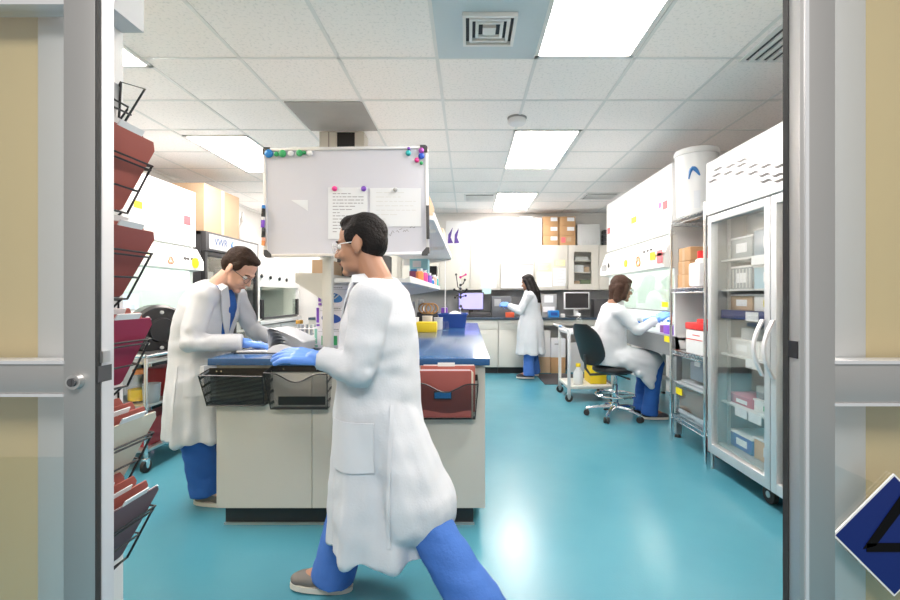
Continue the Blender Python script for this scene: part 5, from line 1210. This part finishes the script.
    for s in ('L', 'R'):
        S_, E_, W_ = J['sh'+s], J['el'+s], J['wr'+s]
        b.cap(nb+V(-.015, 0, -.065), S_, .072, .075); b.cap(S_, E_, .072, .058); d = (W_-E_).normalized(); b.cap(E_, W_-d*.06, .058, .048)
        x = d.orthogonal().normalized(); y = d.cross(x); N = 24; cy_ = lambda c, r: [c+(x*math.cos(2*PI*i/N)+y*math.sin(2*PI*i/N))*r for i in range(N)]
        b.loft([cy_(W_-d*.12, .046), cy_(W_-d*.012, .050)])
    for p in coat.get('extra', ()): b.cap(*p)
    cm = remesh(b, .0095, coat.get('smooth', 5))
    zt, zh = nb.z, coat['hem']; waist = coat.get('waist', pv.z+.1)
    cm.bm.normal_update(); sv = V(seedv*3.1, seedv, 0)
    for v in cm.bm.verts:
        c = v.co; q = noise.noise(V(c.x*5, c.y*5, c.z*4)+sv)*.012
        ar = min((c-J['el'+s]).length for s in ('L', 'R'))
        if ar < .22: q += noise.noise(V(c.x*22, c.y*22, c.z*22)+sv)*.011*(1-ar/.22)
        q += noise.noise(V(c.x*13, c.y*13, c.z*3.5)+sv)*.007+noise.noise(V(c.x*9, c.y*9, c.z*15)-sv)*.005
        if c.z < waist and coat.get('folds', True):
            tt = min(1, (waist-c.z)/max(.1, waist-zh)); th = math.atan2(c.y-pv.y, c.x-pv.x)
            q += tt*.016*math.sin(7*th+2.2*noise.noise(V(c.z*1.5, th, seedv)))+tt*.007*math.sin(15*th+seedv)
        v.co = c+v.normal*q
    # neck opening
    bk = (pv-nb).normalized(); fw = V(1, 0, 0)-bk*bk.x; fw.normalize(); L = coat.get('vee', .26)
    dele = []
    for f_ in cm.bm.faces:
        c = f_.calc_center_median()-nb; t_ = c.dot(bk); ff = c.dot(fw); ss = abs(c.y)
        w_ = .062*(1-t_/L)
        if (ff > .03 and -.12 < t_ < L and ss < w_) or (t_ < .02 and (c-bk*t_).length < .066): dele.append(f_)
    bmesh.ops.delete(cm.bm, geom=dele, context='FACES')
    surf = BVHTree.FromBMesh(cm.bm)
    keep = cm.bm.copy()
    cobj = add(cm, 'lab_coat', COATM)
    # collar and lapels
    for s in (1, -1):
        inn, out = [], []
        for q in range(11):
            u = q/10
            t_ = L*(1-u*.86) if q < 8 else L*(.398-.133*(q-7)); 
            if q <= 7:
                u = q/7; t_ = L+(-.02-L)*u; y = .064*u; p = nb+bk*t_+fw*(.14-.06*u**2)+V(0, s*y, 0); o_ = p+V(0, s*(.012+.055*math.sin(PI*min(1, u*.85)))+.0, 0)+bk*.03*u-fw*.01
            else:
                a = (q-7)/3*PI/2; p = nb+bk*-.025+fw*(.08*math.cos(a)-.062*math.sin(a)*1)+V(0, s*.064*math.cos(a), 0); o_ = p+bk*.055+V(0, s*.035*math.cos(a), 0)-fw*.028*math.sin(a)
            inn.append(p); out.append(o_)
        add(drape(surf, inn, out), 'collar', COATE, cobj)
    d = -fw
    for q in range(3):
        o_ = nb+bk*(L+.05+.13*q)+fw*.2; h = surf.ray_cast(o_, d, .5)
        if h[0] is not None: add(B().cyl(h[0]+h[1]*.001, h[0]+h[1]*.006, .009, n=14), 'button', PAPER, cobj)
    for (o_, u_, v_, d_, w2, h2) in coat.get('pockets', ()):
        add(patch(surf, o_, u_, v_, w2, h2, d_), 'pocket', COATE, cobj)
    for (o_, u_, v_, d_, w2, h2) in coat.get('seams', ()):
        add(patch(surf, o_, u_, v_, w2, h2, d_, nx=2, nz=24, off=.003, th=.003), 'seam', COATE, cobj)
    keep.free()
    return body
def short_hair(b, H, R):
    E = lambda c, r: b.sph(H @ V(*c), r, R)
    E((-.022, 0, .050), (.095, .081, .084)); E((-.05, 0, .012), (.062, .077, .078)); E((.022, 0, .096), (.052, .060, .030))
    for s in (1, -1): E((.015, s*.072, .035), (.028, .012, .035))
def long_hair(b, H, R):
    short_hair(b, H, R)
    for s in (1, 0, -1): b.cap(H @ V(-.055, s*.035, .02), H @ V(-.095, s*.05, -.17), .050, .052); b.cap(H @ V(-.095, s*.05, -.17), H @ V(-.10, s*.045, -.33), .05, .025)
    for s in (1, -1): b.cap(H @ V(0, s*.072, .03), H @ V(-.04, s*.085, -.14), .028, .035)
def bob_hair(b, H, R):
    E = lambda c, r: b.sph(H @ V(*c), r, R)
    E((-.022, 0, .046), (.104, .094, .094)); E((-.05, 0, -.01), (.075, .096, .095)); E((.04, 0, .085), (.045, .07, .03))
    for s in (1, -1): b.cap(H @ V(.02, s*.080, .03), H @ V(.0, s*.090, -.085), .028, .032); b.cap(H @ V(-.05, s*.06, 0), H @ V(-.045, s*.065, -.11), .055, .042)
    b.cap(H @ V(-.085, 0, 0), H @ V(-.07, 0, -.11), .05, .042)
UPz = V(0, 0, 1)
# man reading at the left side of the bench, facing +x
DY = .10
L0 = V(-1.665, 2.76+DY, 0)
W_ = lambda x, y, z: V(x-L0.x, y+DY-L0.y, z)
J = dict(head=W_(-1.428, 2.75, 1.435), hpitch=math.radians(42), hyaw=math.radians(-6), neck=W_(-1.545, 2.75, 1.335), pelvis=W_(-1.68, 2.76, .90),
         shL=W_(-1.545, 2.93, 1.265), shR=W_(-1.555, 2.585, 1.265), elL=W_(-1.47, 3.02, 1.04), elR=W_(-1.585, 2.50, 1.0), wrL=W_(-1.27, 2.90, .992), wrR=W_(-1.335, 2.63, .990),
         handL=(V(1, -.25, -.16), V(0, 0, -1), V(0, -1, 0), .22), handR=(V(1, .22, -.16), V(0, 0, -1), V(0, 1, 0), .22),
         hipL=W_(-1.67, 2.86, .86), hipR=W_(-1.67, 2.66, .86), knL=W_(-1.655, 2.87, .48), knR=W_(-1.645, 2.65, .48), anL=W_(-1.64, 2.92, .09), anR=W_(-1.60, 2.70, .09), cuff=.015,
         footL=V(1, .15, 0), footR=V(1, -.1, 0), trouser=1.12)
rings = [((.005, 0, .40), .235, .180, 0), ((.005, 0, .50), .23, .175, 0), ((-.0, 0, .70), .215, .165, .05), ((-.005, 0, .92), .195, .155, .12), ((.015, 0, 1.08), .195, .152, .25), ((.055, 0, 1.20), .20, .145, .35), ((.085, 0, 1.29), .16, .115, .42), ((.105, 0, 1.345), .085, .075, .45)]
person('man in white lab coat reading at the left of the bench, head bowed', L0, 0, J, SKIN, HAIRB, short_hair, SCRUB, SHOE,
       dict(rings=rings, hem=.40, clip=.47, vee=.30, pockets=[(V(.10, -.3, .78), V(1, 0, 0), UPz, V(0, 1, 0), .17, .19)], seams=[(V(-.03, -.3, .68), V(1, 0, 0), UPz, V(0, 1, 0), .012, .36)]), glasses=True, k=1.06, seedv=1)
# walking man, facing -x
L1 = V(-.36, 1.86, 0)
W1 = lambda x, y, z: V(-(x-L1.x), -(y-L1.y), z)
J = dict(head=W1(-.435, 1.86, 1.475), hpitch=math.radians(8), hyaw=math.radians(-6), neck=W1(-.375, 1.86, 1.335), pelvis=W1(-.365, 1.86, .86),
         shL=W1(-.355, 1.685, 1.255), shR=W1(-.385, 2.03, 1.255), elL=W1(-.385, 1.63, 1.0), elR=W1(-.28, 2.11, .99), wrL=W1(-.555, 1.685, 1.04), wrR=W1(-.35, 2.14, .78),
         handL=(V(1, -.15, .12), V(0, -.5, -1), V(0, -1, .35), .25), handR=(V(.3, 0, -1), V(0, 1, 0), V(1, 0, 0), .35),
         hipL=W1(-.34, 1.76, .82), hipR=W1(-.39, 1.95, .82), knL=W1(-.165, 1.745, .43), knR=W1(-.49, 1.97, .46), anL=W1(.045, 1.63, .15), anR=W1(-.575, 1.98, .092),
         footL=V(.78, .05, -.50), footR=V(1, -.05, .06), trouser=1.12)
rings = [((-.015, 0, .285), .225, .212, -.07), ((-.01, 0, .42), .215, .200, -.05), ((-.005, 0, .65), .205, .18, 0), ((0, 0, .86), .195, .165, 0), ((.0, 0, 1.02), .19, .158, .05), ((.0, 0, 1.16), .195, .145, .08), ((.0, 0, 1.27), .16, .115, .1), ((.012, 0, 1.335), .085, .075, .12)]
person('man in white lab coat striding left across the foreground before the bench', L1, PI, J, SKIN2, HAIRK, short_hair, SCRUBL, SHOE,
       dict(rings=rings, hem=.285, clip=.44, vee=.24, extra=[(W1(-.34, 1.78, .82), W1(-.195, 1.755, .46), .135, .140), (W1(-.36, 1.80, .44), W1(-.20, 1.76, .44), .12, .135)], seams=[(V(-.08, .3, .62), V(1, 0, 0), UPz, V(0, -1, 0), .012, .5)], pockets=[(V(.06, .3, .72), V(1, 0, 0), UPz, V(0, -1, 0), .16, .18)]), glasses=WPLAS, seedv=2.3)
# seated woman at the right cabinet
L2 = V(1.50, 4.82, 0)
W2 = lambda x, y, z: V(x-L2.x, y-L2.y, z)
J = dict(head=W2(1.615, 4.80, 1.345), hpitch=math.radians(12), hyaw=math.radians(2), neck=W2(1.535, 4.80, 1.195), pelvis=W2(1.48, 4.82, .66),
         shL=W2(1.545, 4.97, 1.115), shR=W2(1.535, 4.645, 1.11), elL=W2(1.70, 5.05, .93), elR=W2(1.71, 4.60, .925), wrL=W2(1.90, 4.92, 1.0), wrR=W2(1.925, 4.66, 1.025),
         handL=(V(1, -.1, .25), V(0, -.6, -.8), V(0, -.6, .7), .35), handR=(V(.85, .1, .55), V(.3, .6, -.6), V(0, .8, .4), .3),
         hipL=W2(1.55, 4.92, .63), hipR=W2(1.55, 4.72, .63), knL=W2(1.93, 4.93, .60), knR=W2(1.93, 4.70, .58), anL=W2(1.86, 4.93, .095), anR=W2(1.875, 4.72, .095),
         footL=V(1, .1, 0), footR=V(1, -.05, 0), trouser=1.0)
rings = [((-.03, 0, .555), .205, .175, 0), ((-.025, 0, .62), .21, .185, 0), ((-.02, 0, .76), .195, .175, .05), ((.0, 0, .92), .18, .155, .1), ((.02, 0, 1.05), .18, .14, .16), ((.03, 0, 1.14), .15, .11, .2), ((.04, 0, 1.195), .08, .07, .22)]
person('woman in white lab coat with brown bob seated working at the right cabinet', L2, 0, J, SKIN3, HAIRM, bob_hair, SCRUB, SHOED,
       dict(rings=rings, hem=.30, vee=.2, smooth=22, folds=False, waist=.5, extra=[(V(.03, -.10, .645), V(.40, -.11, .60), .122, .108), (V(.03, .10, .645), V(.40, .10, .60), .12, .105), (V(.03, 0, .64), V(.40, 0, .60), .12, .105), (V(.08, -.155, .62), V(.38, -.15, .57), .085, .075), (V(.14, -.185, .56), V(.37, -.18, .50), .055, .05), (V(.22, -.20, .50), V(.365, -.19, .43), .048, .042), (V(.29, -.205, .43), V(.355, -.195, .36), .04, .034), (V(.14, -.10, .56), V(.37, -.10, .50), .07, .06)]), glasses=True, k=1.05, seedv=4, female=True)
# standing woman at the back
L3 = V(.975, 7.09, 0)
th3 = math.radians(158)
Rz = Matrix.Rotation(-th3, 3, 'Z')
W3 = lambda x, y, z: Rz @ V(x-L3.x, y-L3.y, 0)+V(0, 0, z)
J = dict(head=V(.05, 0, 1.475), hpitch=math.radians(14), hyaw=math.radians(-8), neck=V(-.005, 0, 1.345), pelvis=V(0, 0, .90),
         shL=V(0, .165, 1.27), shR=V(0, -.165, 1.27), elL=V(.10, .24, 1.04), elR=V(.10, -.24, 1.04), wrL=V(.31, .16, 1.12), wrR=V(.31, -.14, 1.09),
         handL=(V(1, -.2, .25), V(0, -.7, -.6), V(0, -.6, .7), .4), handR=(V(1, .2, .2), V(0, .7, -.6), V(0, .6, .7), .4),
         hipL=V(0, .09, .86), hipR=V(0, -.09, .86), knL=V(.01, .10, .47), knR=V(.01, -.12, .47), anL=V(.0, .12, .105), anR=V(-.01, -.17, .105), footL=V(1, .2, 0), footR=V(1, -.35, 0), trouser=1.08)
rings = [((0, 0, .38), .255, .215, 0), ((0, 0, .6), .24, .20, 0), ((0, 0, .86), .215, .18, 0), ((0, 0, 1.04), .175, .14, 0), ((-.005, 0, 1.18), .18, .135, .03), ((-.01, 0, 1.275), .15, .105, .06), ((-.005, 0, 1.345), .08, .07, .1)]
person('woman in white lab coat with long dark hair standing at the back worktop', L3, th3, J, SKIN3, HAIRK, long_hair, SCRUBL, SHOED,
       dict(rings=rings, hem=.38, clip=.45, vee=.2), glasses=False, seedv=6, female=True)
